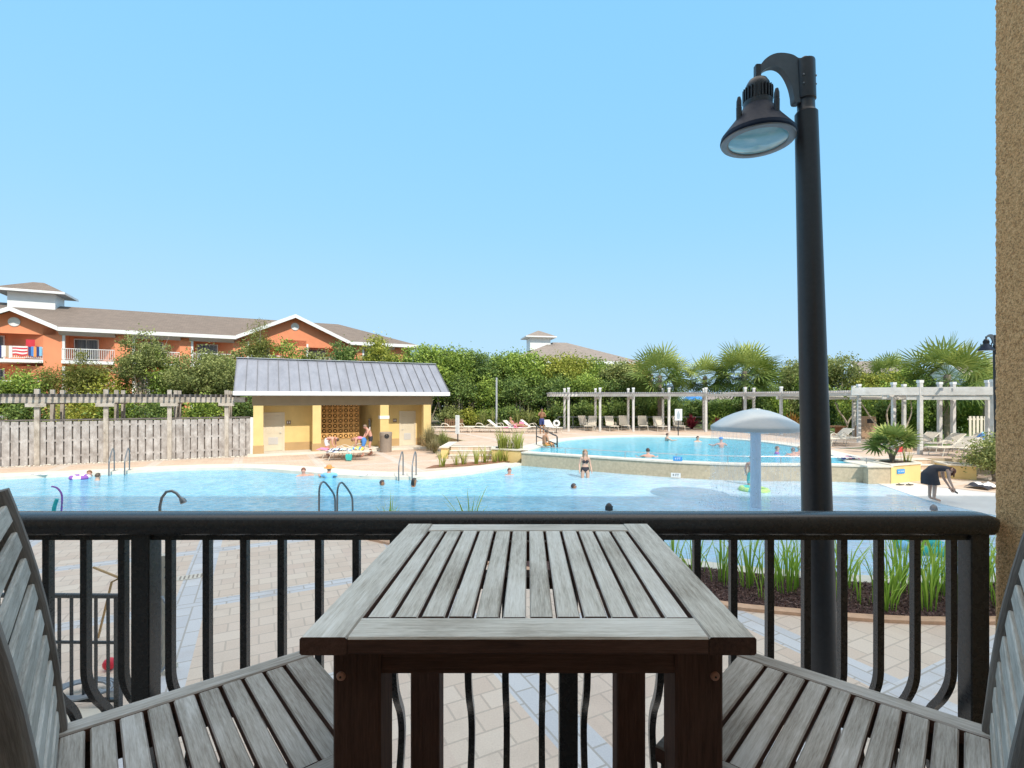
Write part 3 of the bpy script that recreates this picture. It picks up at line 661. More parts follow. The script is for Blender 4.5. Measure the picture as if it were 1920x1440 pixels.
# ------------------------------------------------------------------ bar chairs
def make_chair(label, loc, rz):
    r = thing('bar_chair', label, 'chair', loc, rz, 'wooden bar chairs beside the table')
    SZ = .80; hx = .228; hy = .21
    mb = MB()
    for s_ in (-1, 1): mb.box((-hx, s_*hy-.022 if s_ > 0 else -hy-.022, SZ-.03),(hx, s_*hy+.022, SZ), 0, .003)
    fr = mb.build('seat_frame', 'teak', r, 40)
    mb = MB(); y0 = -hy+.0245; y1 = hy-.0245; n = 9
    xs = [hx-.066]+[hx-.066-(k+1)*(2*hx-.066)/n for k in range(n)]
    mb.box((xs[0]+.003, y0, SZ-.024),(hx-.001, y1, SZ-.001), 0, .003)
    for k in range(n): mb.box((xs[k+1]+.0035, y0, SZ-.022+random.uniform(-.001,.001)),(xs[k]-.0035, y1, SZ-.002+random.uniform(-.0015,.0005)), 0, .0025)
    mb.build('seat_slats', 'teak', r, 40)
    mb = MB(); mb.box((hx-.03,-hy+.02,SZ-.085),(hx-.006,hy-.02,SZ-.0315)); mb.box((-hx+.006,-hy+.02,SZ-.085),(-hx+.03,hy-.02,SZ-.0315))
    for s_ in (-1,1): mb.box((-hx+.032, s_*(hy-.004)-.012, SZ-.085),(hx-.032, s_*(hy-.004)+.012, SZ-.0315))
    mb.build('seat_apron', 'teak_dark', r, 40)
    def bk(t):    # lean of the back at height t above the seat
        return -hx-.012-.022*(t/.25)**1.0*.8-.30*max(0,t-.05)**2.0*.9
    for s_ in (-1, 1):
        pts = [(-hx-.03,s_*.214,0),(-hx-.016,s_*.214,.3),(-hx-.008,s_*.214,.6),(-hx-.010,s_*.214,SZ)]+[(bk(t),s_*.214,SZ+t) for t in (.06,.12,.18,.24,.30,.35,.39,.42,.440,.452)]
        sc = [1]*(len(pts)-3)+[.92,.75,.5]
        pr = [(-.012,-.021),(.012,-.021),(.016,-.015),(.016,.019),(.012,.025),(-.012,.025),(-.016,.019),(-.016,-.015)]
        MB().sweep(pts, pr, up=(1,0,0), scales=None).build('stile', 'stile', r, 40)
        MB().box((hx-.05, s_*hy-.02, 0),(hx-.008, s_*hy+.02, SZ-.0305), 0, .003).build('leg', 'teak_dark', r, 40)
        MB().box((-hx+.02, s_*hy-.01, .30),(hx-.052, s_*hy+.01, .34), 0, .002).build('stretcher', 'teak_dark', r, 40)
    MB().box((hx-.045, -hy+.022, .24),(hx-.012, hy-.022, .285), 0, .003).build('footrest', 'teak_dark', r, 40)
    mb = MB(); n = 9; pit = .0485
    for k in range(n):
        t0 = .012+k*pit; t1 = t0+pit-.0175
        a = Vector((bk(t0)+.013,0,SZ+t0)); bq = Vector((bk(t1)+.013,0,SZ+t1)); m = (a+bq)/2; upv = (bq-a).normalized()
        hgt = (bq-a).length
        mb.beam((m.x,-.1965,m.z),(m.x,.1965,m.z), .009, hgt, upv, 0, .002)
    mb.build('backrest', 'teak_grey', r, 40)
    return r
make_chair('weathered grey slatted bar chair left of the table, its seat under the table edge', (-.568,.934,1.58), R(41))
make_chair('weathered grey slatted bar chair right of the table, against the stucco wall', (.552,.930,1.58), R(139))

# ------------------------------------------------------------------ lamp post
def make_lamp():
    r = thing('lamp_post', 'tall dark bronze lamp post with bell shaped lamp head rising beyond the rail', 'street lamp', (2.115,3.6,0))
    Z0 = 4.83                                        # plane of the lamp rim
    lean = R(-1.55)
    tilt = Matrix.Rotation(lean, 4, 'Y')
    def top(h): return Vector((math.tan(lean)*h, 0, h))
    def tb(mb, prof, n=28):                          # tapered round shaft following the slight lean
        vs = []; fs = []
        for (rr, z) in prof:
            c = top(z)
            for i in range(n): a = 2*math.pi*i/n; vs.append((c.x+rr*math.cos(a), rr*math.sin(a), z))
        for k in range(len(prof)-1):
            for i in range(n): fs.append((k*n+i, k*n+(i+1) % n, (k+1)*n+(i+1) % n, (k+1)*n+i))
        fs.append(tuple(range((len(prof)-1)*n, len(prof)*n))); return mb._add(vs, fs)
    tb(MB(), [(.125,0),(.116,.06),(.1135,.3),(.0995,2.23),(.0755,4.99),(.0755,5.024),(.066,5.036),(.058,5.05),(.057,5.17)]).build('pole', 'lamp', r, 35)
    tb(MB(), [(.155,0),(.155,.05),(.13,.11),(.118,.14)]).build('base_collar', 'lamp', r, 35)
    tb(MB(), [(.058,5.115),(.0665,5.12),(.0665,5.385),(.064,5.395),(.04,5.398),(.033,5.410),(.02,5.425),(.0001,5.43)]).build('collar', 'lamp', r, 35)
    for i in range(3):
        for a in (2.6, 4.3, 5.4): pass
    px = top(5.3).x; S = .00079
    def q(x, y): return (px+(x-912)*S, (985-y)*S+Z0)
    outer = spline([(860,252),(836,250),(790,222),(720,206),(650,206),(590,226),(540,262),(505,305),(478,352),(462,400)], 4)
    inner = spline([(470,412),(505,385),(545,350),(590,332),(640,332),(690,360),(735,420),(770,500),(790,580),(802,650),(850,656)], 4)
    ring = [q(p.x,p.y) for p in outer]+[q(p.x,p.y) for p in inner]+[]
    mb = MB(); n = len(outer); m = len(inner)
    k = max(n, m); oo = [outer[min(n-1, round(i*(n-1)/(k-1)))] for i in range(k)]; ii = [inner[m-1-min(m-1, round(i*(m-1)/(k-1)))] for i in range(k)]
    vs = []; fs = []
    for i in range(k):
        a = q(oo[i].x, oo[i].y); bq = q(ii[i].x, ii[i].y); wdt = .030-.010*i/(k-1)
        for (pt, yy) in ((a,-wdt*.7),(a,wdt*.7),(bq,wdt),(bq,-wdt)): vs.append((pt[0], yy, pt[1]))
    for i in range(k-1):
        for j in range(4): fs.append((i*4+j, i*4+(j+1) % 4, (i+1)*4+(j+1) % 4, (i+1)*4+j))
    fs += [(0,1,2,3), tuple(range((k-1)*4, k*4))]; mb._add(vs, fs); mb.build('arm', 'arm', r, 25)
    cx = q(485,0)[0]
    MB().box((cx-.022,-.024,Z0+.42),(cx+.016,.024,Z0+.535), 0, .006).build('knuckle', 'lamp', r, 40)
    h = MB().lathe([(.082,.352),(.083,.375),(.078,.40),(.062,.428),(.035,.445),(.0001,.45)], (cx,0,Z0), 28).build('lamp_head', 'lamp', r, 40)
    mb = MB(); mb.lathe([(.098,.235),(.099,.275),(.088,.277),(.086,.350),(.0001,.351)], (cx,0,Z0), 28)
    for i in range(26):
        a = 2*math.pi*i/26; d = Vector((math.cos(a), math.sin(a), 0)); p = Vector((cx,0,Z0))+d*.0925
        mb.beam(p+Vector((0,0,.276)), p+Vector((0,0,.366)), .008, .018, d)
    mb.build('cooling_fins', 'lamp', h, 30)
    MB().lathe([(.248,.0),(.252,.012),(.247,.036),(.232,.055),(.160,.145),(.104,.232),(.097,.24),(.09,.23),(.15,.14),(.225,.045),(.238,.02),(.238,.001)], (cx,0,Z0), 40, closed=True).build('lamp_shade', 'shade', r, 25)
    MB().lathe([(.2465,-.0005),(.243,-.008),(.205,-.010),(.197,-.004),(.197,.01),(.2465,.01)], (cx,0,Z0), 40, closed=True).build('rim_ring', 'steel_dark', r, 30)
    m, n_, b, o_ = new_mat('lamp_lens'); p = nd(n_, 'ShaderNodeTexCoord').outputs['Object']
    n_.links.new(ramp(n_, noi(n_, mapping(n_, p, (5,9,5)), 1, 3), [(.3, (.16,.46,.64)), (.6, (.26,.58,.76)), (.8, (.50,.74,.86))]), b.inputs['Base Color'])  # pale sky reflection painted into the lens colour
    b.inputs['Roughness'].default_value = .12; b.inputs['Coat Weight'].default_value = .5; M['lens'] = m
    MB().lathe([(.196,.0),(.15,-.014),(.08,-.022),(.0001,-.025)], (cx,0,Z0), 36).build('lens', 'lens', r, 60)
    for a in (-70, 20, 110, 200):
        d = Vector((math.cos(R(a)), math.sin(R(a)), 0)); p = Vector((cx,0,Z0))+d*.168
        MB().lathe([(.018,.06),(.019,.205),(.0165,.207),(.0165,.212),(.018,.214),(.017,.25),(.010,.278),(.0001,.282)], tuple(p), 12).build('lug', 'lamp', r, 30)
    for (zz) in (5.21, 5.27):
        for sx in (-.6, .78):
            a = math.acos(sx) if True else 0; MB().sphere((px+.0665*sx, -.0665*math.sin(a), zz), .008, 8, 5).build('bolt', 'steel_dark', r, 60)
    return r
lampA = make_lamp()
lampB = copy_tree(lampA, label='second bell lamp beyond the pool, half hidden by the stucco wall', loc=(17.95,19.3,0))
for o in (lampA, lampB): o['group'] = 'bell lamp posts'

# ------------------------------------------------------------------ things on the near deck
r = thing('iron_fence', 'low dark iron fence with mid rail on the deck beneath the balcony', 'fence', (-4.4,4.9,0), R(-1))
MB().tube([(-2.6,0,1.09),(.45,0,1.09)], .024, 10).build('handrail', 'rail', r, 50)
MB().tube([(-2.6,0,.64),(.45,0,.64)], .016, 8).build('mid_rail', 'rail', r, 50)
MB().box((-2.6,-.018,.07),(.45,.018,.10)).build('bottom_rail', 'rail', r)
for k in range(25): MB().box((-2.55+k*.12,-.010,.10),(-2.53+k*.12,.010,1.075)).build('baluster', 'rail', r)
for x in (-2.6,.44): MB().box((x-.025,-.025,0),(x+.025,.025,1.08)).build('post', 'rail', r)
o = MB().box((-7.5,3.4,-.1),(-3.55,4.8,.06)).build('landing', 'concrete'); tag(o, kind='structure')
o = MB().sphere((0,0,0), .065, 16, 12).build('ball', col_mat('red_rubber', (.75,.03,.06), .4), None, 60); o.location = (-4.63,5.6,.065)
tag(o, 'small red ball on the deck behind the iron fence', 'ball')
o = MB().tube([(-5.35,6.3,.02),(-5.1,6.2,.75),(-5.0,6.2,.80),(-5.45,6.35,.88)], .014, 6).build('folding_stand', col_mat('tan_wood', (.45,.30,.15)), None, 40)
tag(o, 'thin tan wooden stand behind the iron fence', 'stand')
r = thing('outdoor_shower', 'dark gooseneck shower rising beside a beige post with taps and a hose', 'shower', (-4.0,5.5,0))
g = [(0,0,0),(0,0,1.0),(0,0,1.82),(.02,0,1.92),(.07,0,1.985),(.13,0,1.995),(.18,0,1.97),(.235,0,1.905)]
MB().tube([(p[0],p[1],p[2]) for p in g], .0145, 10).build('pipe', 'steel_dark', r, 60)
MB().tube([(.225,0,1.917),(.245,0,1.895),(.262,0,1.865)], .03, 12, 0, [.6,1,1.1]).build('shower_head', 'steel_dark', r, 40)
MB().box((-.05,.03,0),(.05,.11,1.28), 0, .006).build('post', 'stone_cap', r)
MB().box((-.09,-.02,0),(.09,.16,.05)).build('foot', 'concrete', r)
for zz in (1.05, 1.16): MB().tube([(.04,.02,zz),(.10,-.03,zz),(.13,-.03,zz-.02)], .011, 6).build('tap', 'steel', r, 40)
MB().tube(spline([(.02,0,.85),(.12,-.04,.72),(.18,-.06,.50),(.17,-.08,.30),(.10,-.1,.10),(-.1,-.12,.02),(-.35,-.2,.02)],5), .012, 8).build('hose', 'rubber', r, 60)
mb = MB(); pts = []
for k in range(60):
    a = k*.42; pts.append((-4.42+(.20+.002*k)*math.cos(a), 5.05+(.15+.0015*k)*math.sin(a), .075+.004*(k % 15)))
o = mb.tube(pts, .012, 6).build('coiled_hose', 'rubber', None, 60); tag(o, 'grey garden hose coiled on the deck by the shower', 'hose')
r = thing('drain_grate', 'small beige drain grate set flush in the paving', 'drain', (-5.65,8.5,.006), R(28))
MB().box((-.2,-.12,-.004),(.2,.12,.002)).build('frame', 'stone_cap', r)
for k in range(6): MB().box((-.17+k*.06,-.09,.003),(-.145+k*.06,.09,.004)).build('slot', 'taupe', r)

# planting bed, brick edge, mulch chips
bed_front = spline([(-4.0,11.3),(-2.6,10.4),(-1.0,9.45),(.8,8.45),(2.7,7.45),(3.7,7.15),(4.74,6.93),(5.9,6.86),(7.4,7.0),(9.5,7.7),(11,8.6)])
bed_back = [p for p in offset(near_edge, -.40) if -4.0 < p.x < 11.3]
mb = MB(); bp = bed_front+list(reversed(bed_back)); mb.poly([(p.x,p.y,.035) for p in bp])
tag(mb.build('planting_bed', 'mulch'), kind='structure')
be = offset(bed_front, -.16); mb = MB(); strip(mb, bed_front, be, .045, .045); strip(mb, be, be, .045, -.01); strip(mb, bed_front, bed_front, .045, .03)
tag(mb.build('brick_edging', 'brick_edge'), kind='structure')
# ================================================================== POOL HOUSE
r = thing('pool_house', 'yellow pool house with grey standing seam metal roof and breeze block screen', 'pool house', (-14.0,26.3,0), R(27.1))
BZ = .12; CT = 2.62                                     # slab and column top
MB().box((-.5,-.25,-.2),(9.4,4.4,BZ)).build('floor_slab', 'concrete', r)
for (a, b_) in ((-.24,.22),(2.59,3.02),(6.18,6.66),(8.71,9.16)):
    c = MB().box((a,0,BZ+.42),(b_,.45,CT)).build('column', 'yellow', r)
    MB().box((a-.02,-.02,BZ+.001),(b_+.02,.47,BZ+.421)).build('column_base', 'ochre', c)
    if a > 6 and a < 8: MB().box((a-.03,-.03,1.82),(b_+.03,.48,2.0)).build('white_band', 'trim_white', c)
mb = MB(); mb.box((-.30,.02,CT+.001),(9.22,.47,3.16)); mb.build('brown_beam', 'brownbeam', r)
# walls behind the columns
WD = 1.25
def wallseg(x0, x1, y, base=True):
    o = MB().box((x0,y,BZ+.44 if base else BZ),(x1,y+.12,3.14)).build('wall', 'yellow', r)
    if base: MB().box((x0+.001,y-.02,BZ+.002),(x1-.001,y+.119,BZ+.441)).build('wall_base', 'ochre', o)
DW = .95; DH = 2.05
def door(x0, x1, y, swap):
    d = MB().box((x0+.05,y+.03,BZ+.01),(x1-.05,y+.075,BZ+DH)).build('door', 'door', r)
    mb = MB(); mb.box((x0-.03,y-.03,BZ),(x0+.05,y+.11,BZ+DH+.06)); mb.box((x1-.05,y-.03,BZ),(x1+.03,y+.11,BZ+DH+.06)); mb.box((x0+.051,y-.028,BZ+DH+.002),(x1-.051,y+.11,BZ+DH+.058))
    mb.build('door_frame', 'door', d)
    w_ = (x1-x0-.1)
    mb = MB()
    for i in (0,1):
        for (z0, z1) in ((.98,1.36),(1.44,1.70),(1.76,1.95)):
            a = x0+.05+w_*(.12+.42*i); mb.box((a,y+.018,BZ+z0),(a+w_*.33,y+.031,BZ+z1), 0, .006)
    mb.build('door_panels', 'door', d)
    v = MB().box((x0+.05+w_*.25,y+.012,BZ+.35),(x0+.05+w_*.75,y+.032,BZ+.75)); 
    for k in range(7): v.box((x0+.05+w_*.27,y+.002,BZ+.38+k*.05),(x0+.05+w_*.73,y+.013,BZ+.40+k*.05))
    v.build('louver_vent', 'louver', d)
    hx = x1-.14 if not swap else x0+.14
    MB().tube([(hx,y+.03,BZ+.98),(hx,y-.03,BZ+.98),(hx+(-.09 if not swap else .09),y-.035,BZ+.98)], .014, 6).build('handle', 'steel_dark', d)
wallseg(-.24,.13,WD); MB().box((.13,WD,BZ+DH+.06),(1.25,WD+.12,3.14)).build('wall', 'yellow', r); door(.16,1.22,WD,False); wallseg(1.25,2.75,WD)
wallseg(6.5,7.55,WD); MB().box((7.55,WD,BZ+DH+.06),(8.55,WD+.12,3.14)).build('wall', 'yellow', r); door(7.58,8.52,WD,True); wallseg(8.55,9.16,WD)
for (x, nm) in ((1.45,'left'),(7.28,'right')):
    s_ = MB().box((x-.11,WD-.035,1.55),(x+.11,WD-.003,1.77)).build('room_sign', col_mat('sign_brown', (.25,.17,.10)), r)
    mb = MB()
    for k in range(2): mb.sphere((x-.05+k*.1,WD-.036,1.72), .016, 6, 4); mb.box((x-.07+k*.1,WD-.040,1.62),(x-.03+k*.1,WD-.036,1.70))
    mb.build('pictogram', 'trim_white', s_)
MB().box((-.24,.45,BZ),(-.12,4.2,3.14)).build('side_wall', 'yellow', r); MB().box((9.04,.45,BZ),(9.16,4.2,3.14)).build('side_wall', 'yellow', r)
MB().box((-.24,4.2,BZ),(9.16,4.32,3.14)).build('rear_wall', 'yellow', r)
# alcove with breeze block screen
MB().box((2.75,.45,BZ),(2.87,3.0,3.14)).build('alcove_wall', 'yellow', r)
MB().prism([(6.5,1.25,BZ),(6.62,1.25,BZ),(5.6,3.0,BZ),(5.48,3.0,BZ)], (0,0,3.0)).build('alcove_wall', 'yellow', r)
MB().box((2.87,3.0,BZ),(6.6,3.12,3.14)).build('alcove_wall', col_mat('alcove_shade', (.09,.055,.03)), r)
MB().box((2.87,1.72,BZ),(5.35,1.95,BZ+.50)).build('bench_wall', 'ochre', r)
mb = MB(); bs = .30; sx0 = 2.89; sz0 = BZ+.52
for i in range(8):
    for k in range(8):
        x = sx0+i*bs; z = sz0+k*bs; y0_, y1_ = 1.78, 1.90; t = .03
        mb.box((x,y0_,z),(x+bs-.002,y1_,z+t)); mb.box((x,y0_,z+bs-t-.002),(x+bs-.002,y1_,z+bs-.002))
        mb.box((x,y0_+.001,z+t),(x+t,y1_-.001,z+bs-t-.002)); mb.box((x+bs-t-.002,y0_+.001,z+t),(x+bs-.002,y1_-.001,z+bs-t-.002))
        c = Vector((x+bs/2,1.84,z+bs/2))
        for a in range(4):
            d = Vector((math.cos(R(45+90*a)),0,math.sin(R(45+90*a)))); mb.beam(c+d*.055, c+d*.16, .11, .022, d.cross(Vector((0,1,0))))
        mb.tube([(c.x,1.79,c.z),(c.x,1.89,c.z)], .058, 8)
mb.build('breeze_block_screen', col_mat('breeze_block', (.74,.42,.15)), r)
MB().box((2.87,1.74,sz0+8*bs),(5.35,1.94,3.14)).build('screen_lintel', 'yellow', r)
MB().tube([(5.75,.9,BZ),(5.75,.9,1.32)], .035, 8).build('white_post', 'trim_white', r)
MB().box((5.86,1.95,1.15),(5.98,2.05,1.75)).build('wall_phone', 'steel_dark', r)
# roof: two slopes, seams, fascia
EX0, EX1 = -1.10, 10.14; EY = -.52; EZ = 3.36; RYY = 2.35; RZ_ = 5.22
mb = MB(); mb._add([(EX0,EY,EZ),(EX1,EY,EZ),(EX1,RYY,RZ_),(EX0,RYY,RZ_),(EX0,2*RYY-EY,EZ),(EX1,2*RYY-EY,EZ)], [(0,1,2,3),(3,2,5,4)])
roof = mb.build('roof', 'metal_roof', r)
mb = MB(); n = 22
for k in range(n+1):
    x = EX0+.01+(EX1-EX0-.02)*k/n
    mb.beam((x,EY,EZ+.02),(x,RYY,RZ_+.02), .030, .055, (0,0,1)); mb.beam((x,2*RYY-EY,EZ+.02),(x,RYY,RZ_+.02), .030, .055, (0,0,1))
mb.build('roof_seams', 'roof_seam', roof)
MB().box((EX0-.02,RYY-.12,RZ_+.015),(EX1+.02,RYY+.12,RZ_+.05)).build('ridge_cap', 'grey_trim', roof)
mb = MB(); mb.box((EX0-.03,EY-.05,EZ-.20),(EX1+.03,EY-.002,EZ+.012)); mb.build('fascia', 'trim_white', roof)
for k in range(n+1):
    x = EX0+.01+(EX1-EX0-.02)*k/n
for x in (EX0, EX1-.03): MB().prism([(x,EY,EZ-.20),(x,EY,EZ-.012),(x,RYY,RZ_-.012),(x,2*RYY-EY,EZ-.012),(x,2*RYY-EY,EZ-.2),(x,RYY,RZ_-.22)], (.03,0,0)).build('barge_board', 'trim_white', roof)
MB().box((EX0+.03,EY,EZ-.225),(EX1-.03,2*RYY-EY,EZ-.19)).build('soffit', 'grey_trim', roof)
for x in (-.12,9.04): MB().prism([(x,.45,3.13),(x,4.25,3.13),(x,RYY,RZ_-.25)], (.12,0,0)).build('gable_wall', 'yellow', r)

# ================================================================== CORAL APARTMENT BUILDING
A = thing('apartment_building', 'coral three storey apartment building with white trim and brown shingle roof', 'building', (-41.7,45,0), R(28))
EV = 9.6
MB().prism([(-22,2.0,-.5),(31.4,2.0,-.5),(31.4,12,-.5),(-22,12,-.5)], (0,0,9.9)).build('wall', 'coral', A)
# gable fronts as piers, spandrels and gable triangles (front plane y=0)
FL = [(.45,3.15),(3.45,6.15),(6.40,9.15)]
def slab_front(x0, x1):
    for (z0, z1) in FL[1:]: MB().box((x0,-.12,z0-.28),(x1,1.98,z0)).build('balcony_slab', 'trim_white', A)
def pier(x0, x1): MB().box((x0,0,-.5),(x1,1.99,9.2)).build('wall', 'coral', A)
def bay(x0, x1, win=True):
    for fi, (z0, z1) in enumerate(FL):
        f = MB().box((x0+.35,1.90,z0),(x0+2.15,1.985,z0+2.15)).build('window', 'trim_white', A)
        mb = MB()
        for i in (0,1): mb.box((x0+.43+.83*i,1.875,z0+.06),(x0+1.23+.83*i,1.899,z0+2.05))
        mb.build('pane', 'glass', f)
        mb = MB(); mb.prism([(x0+2.3,1.97,z0+.002),(x1,.03,z0+.002),(x1,1.97,z0+.002)], (0,0,z1-z0-.3)); mb.build('bay_wall', 'coral', A)
        mb = MB(); mb.box((x0,-.08,z0+1.02),(x1,-.02,z0+1.08)); mb.box((x0,-.07,z0+.10),(x1,-.03,z0+.14))
        n = int((x1-x0)/.13)
        for k in range(n+1): mb.box((x0+(x1-x0-.03)*k/n,-.065,z0+.141),(x0+(x1-x0-.03)*k/n+.03,-.035,z0+1.019))
        mb.build('balcony_railing', 'trim_white', A)
        if x0 > -1: MB().box((x0+.02,-.02,z0+.001),(x0+.20,.16,z1-.29)).build('balcony_post', 'trim_white', A)
pier(-9.5,-6.3); bay(-6.3,-1.05); pier(-1.05,.2); bay(.2,3.9); pier(3.9,5.2); bay(5.2,8.9); pier(8.9,9.8); bay(9.8,13.4); pier(13.4,14.6); bay(14.6,18.0); pier(18.0,20.2); bay(20.2,23.6); pier(23.6,26); bay(26,29.5); pier(29.5,31.4)
for (x0, x1) in ((-6.3,-1.05),(.2,3.9),(5.2,8.9),(9.8,13.4),(14.6,18.0),(20.2,23.6),(26,29.5)): slab_front(x0-.02, x1+.02)
MB().box((-9.5,.02,9.0),(31.4,1.98,9.56)).build('wall', 'coral', A)
MB().box((-6.3,.01,8.62),(-1.05,.2,9.0)).build('wall', 'coral', A)
for (x0, x1) in ((.05,4.0),(5.1,9.0),(9.7,13.5),(26,29.6)): MB().prism([(x0,-.75,8.98),(x1,-.75,8.98),(x1,0,8.62),(x0,0,8.62)], (0,0,.05)).build('awning_band', 'grey_trim', A)
MB().box((14.6,.01,8.5),(18.0,.2,9.0)).build('wall', 'coral', A); MB().box((20.2,.01,8.5),(23.6,.2,9.0)).build('wall', 'coral', A)
# roofs
RD, RZ2 = 5.75, 12.0
mb = MB(); ov = -.85
sl = (RZ2-EV)/RD; e0 = EV+sl*ov
yi = .5; ei = EV+sl*yi
ya = 2.5; yb = 4.6
fr = [(-22,ov,e0),(-5.84,ov,e0),(-2.92,ya,EV+sl*ya),(0,ov,e0),(13.8,ov,e0),(19.1,yb,EV+sl*yb),(24.4,ov,e0),(32.2,ov,e0)]
mb._add(fr+[(24.2,RD,RZ2),(-22,RD,RZ2),(-22,2*RD-ov,e0),(32.2,2*RD-ov,e0)], [tuple(range(10)),(7,11,8),(9,8,11,10)])
roof = mb.build('roof', 'shingle', A)
for (xa, xb) in ((-22,-5.95),(.08,13.7),(24.5,32.2)): MB().box((xa,ov-.05,e0-.32),(xb,ov-.001,e0+.02)).build('fascia', 'trim_white', roof)
MB().box((32.201,ov-.05,e0-.32),(32.26,2*RD-ov,e0+.02)).build('fascia', 'trim_white', roof)
for (xa, xb) in ((-22,-5.9),(.05,13.75),(24.45,32.2)): MB().box((xa,ov,e0-.34),(xb,2.0,e0-.29)).build('soffit', 'grey_trim', roof)
def gable(xc, hw_, za, fy=-.02):
    zb = e0+.02
    x0, x1 = xc-hw_, xc+hw_
    MB().prism([(x0+.2,fy+.02,8.6),(x1-.2,fy+.02,8.6),(x1-.2,fy+.02,zb-.05),(xc,fy+.02,za-.12),(x0+.2,fy+.02,zb-.05)], (0,.14,0)).build('gable_wall', 'coral', A)
    back = 7.0
    mb = MB(); mb._add([(x0-.12,-.95,zb+.03),(xc,-.95,za+.03),(x1+.12,-.95,zb+.03),(x0-.12,back,zb+.03),(xc,back,za+.03),(x1+.12,back,zb+.03)], [(0,1,4,3),(1,2,5,4)])
    g = mb.build('roof', 'shingle', A)
    mb = MB(); t = .36
    for (xa, xb) in ((x0-.14,xc),(x1+.14,xc)):
        mb.prism([(xa,-1.0,zb+.045),(xb,-1.0,za+.045),(xb,-1.0,za-t+.03),(xa,-1.0,zb-t+.03)], (0,.06,0))
    mb.build('rake_board', 'trim_white', g)
    v = MB().lathe([(.40,0),(.40,.05),(.32,.06),(.30,.02),(.0001,.02)], (0,0,0), 24).build('gable_vent', 'trim_white', A, 40)
    v.location = (xc, fy-.0, za-1.15); v.rotation_euler = (R(90),0,0)
gable(-2.92, 2.92, 10.75); gable(19.1, 5.3, 11.8)
cz = Vector((-3.0,RD-.4))
MB().box((-4.8,RD-1.3,11.0),(-1.45,RD+1.3,13.05)).build('cupola_wall', 'trim_white', A)
mb = MB(); q = [(-5.7,RD-2.1,13.05),(-.6,RD-2.1,13.05),(-.6,RD+2.1,13.05),(-5.7,RD+2.1,13.05)]
mb._add(q+[(-3.4,RD,14.15),(-2.6,RD,14.15)], [(0,1,5,4),(1,2,5),(2,3,4,5),(3,0,4)]); c_ = mb.build('cupola_roof', 'shingle', A)
mb = MB(); mb.box((-5.72,RD-2.15,12.86),(-.58,RD-2.101,13.07)); mb.box((-.599,RD-2.1,12.86),(-.55,RD+2.1,13.07)); mb.box((-5.75,RD-2.1,12.86),(-5.701,RD+2.1,13.07)); mb.build('cupola_fascia', 'trim_white', c_)
MB().box((-5.7,RD-2.1,12.9),(-.6,RD+2.1,12.94)).build('cupola_soffit', 'grey_trim', c_)

# towels drying on the top left balcony
def towel(label, x, w_, h_, cols, z=7.50, group=None, kind='v'):
    a = Vector((-41.7,45,0))+Matrix.Rotation(R(28),3,'Z') @ Vector((x,-.11,z))
    r = thing('towel', label, 'towel', a, R(28), group)
    n = len(cols)
    base = MB(); N = 10
    vs = []; fs = []
    for i in range(N+1):
        for k in range(7):
            u = i/N; v = k/6; vs.append((u*w_, -.02-.03*math.sin(u*9+x)*v, .02-v*h_*(1+.06*math.sin(u*7+x))))
    for i in range(N):
        for k in range(6): fs.append((i*7+k, i*7+k+1, (i+1)*7+k+1, (i+1)*7+k))
    mi = []
    for i in range(N):
        for k in range(6): mi.append((int(i/N*n) if kind == 'v' else k) % n)
    base._add(vs, fs); base.mi = mi; base.build('cloth', [col_mat('cloth_'+c, CL[c]) for c in cols], r, 60)
CL = {'purple':(.30,.12,.45),'white':(.80,.79,.77),'navy':(.03,.05,.18),'red':(.65,.04,.06),'tan':(.50,.36,.24),'blue':(.08,.25,.62),'black':(.03,.03,.04),'pink':(.80,.25,.40),'teal':(.04,.45,.42),'lime':(.45,.68,.18),'yellow':(.85,.65,.08),'orange':(.78,.32,.10),'sky':(.25,.55,.80)}
towel('purple and white round patterned towel hung on the top balcony rail', -5.6, 1.15, .95, ['white','purple','white','purple','white'], group='towels drying on the coral balcony')
towel('navy towel with white stripes on the top balcony rail', -4.45, .75, 1.0, ['navy','white','navy'], group='towels drying on the coral balcony')
towel('tan and white striped towel on the top balcony rail', -3.68, .65, 1.0, ['white','tan','white'], group='towels drying on the coral balcony')
towel('red and white striped towel on the top balcony rail', -3.0, .95, .8, ['white','red'], kind='h', group='towels drying on the coral balcony')
towel('navy towel with orange and blue patches on the top balcony rail', -2.0, .9, .85, ['navy','blue','orange','navy','sky'], group='towels drying on the coral balcony')
towel('plain red towel hung higher at the back of the top balcony', -2.15, .6, .6, ['red'], z=8.1, group='towels drying on the coral balcony')

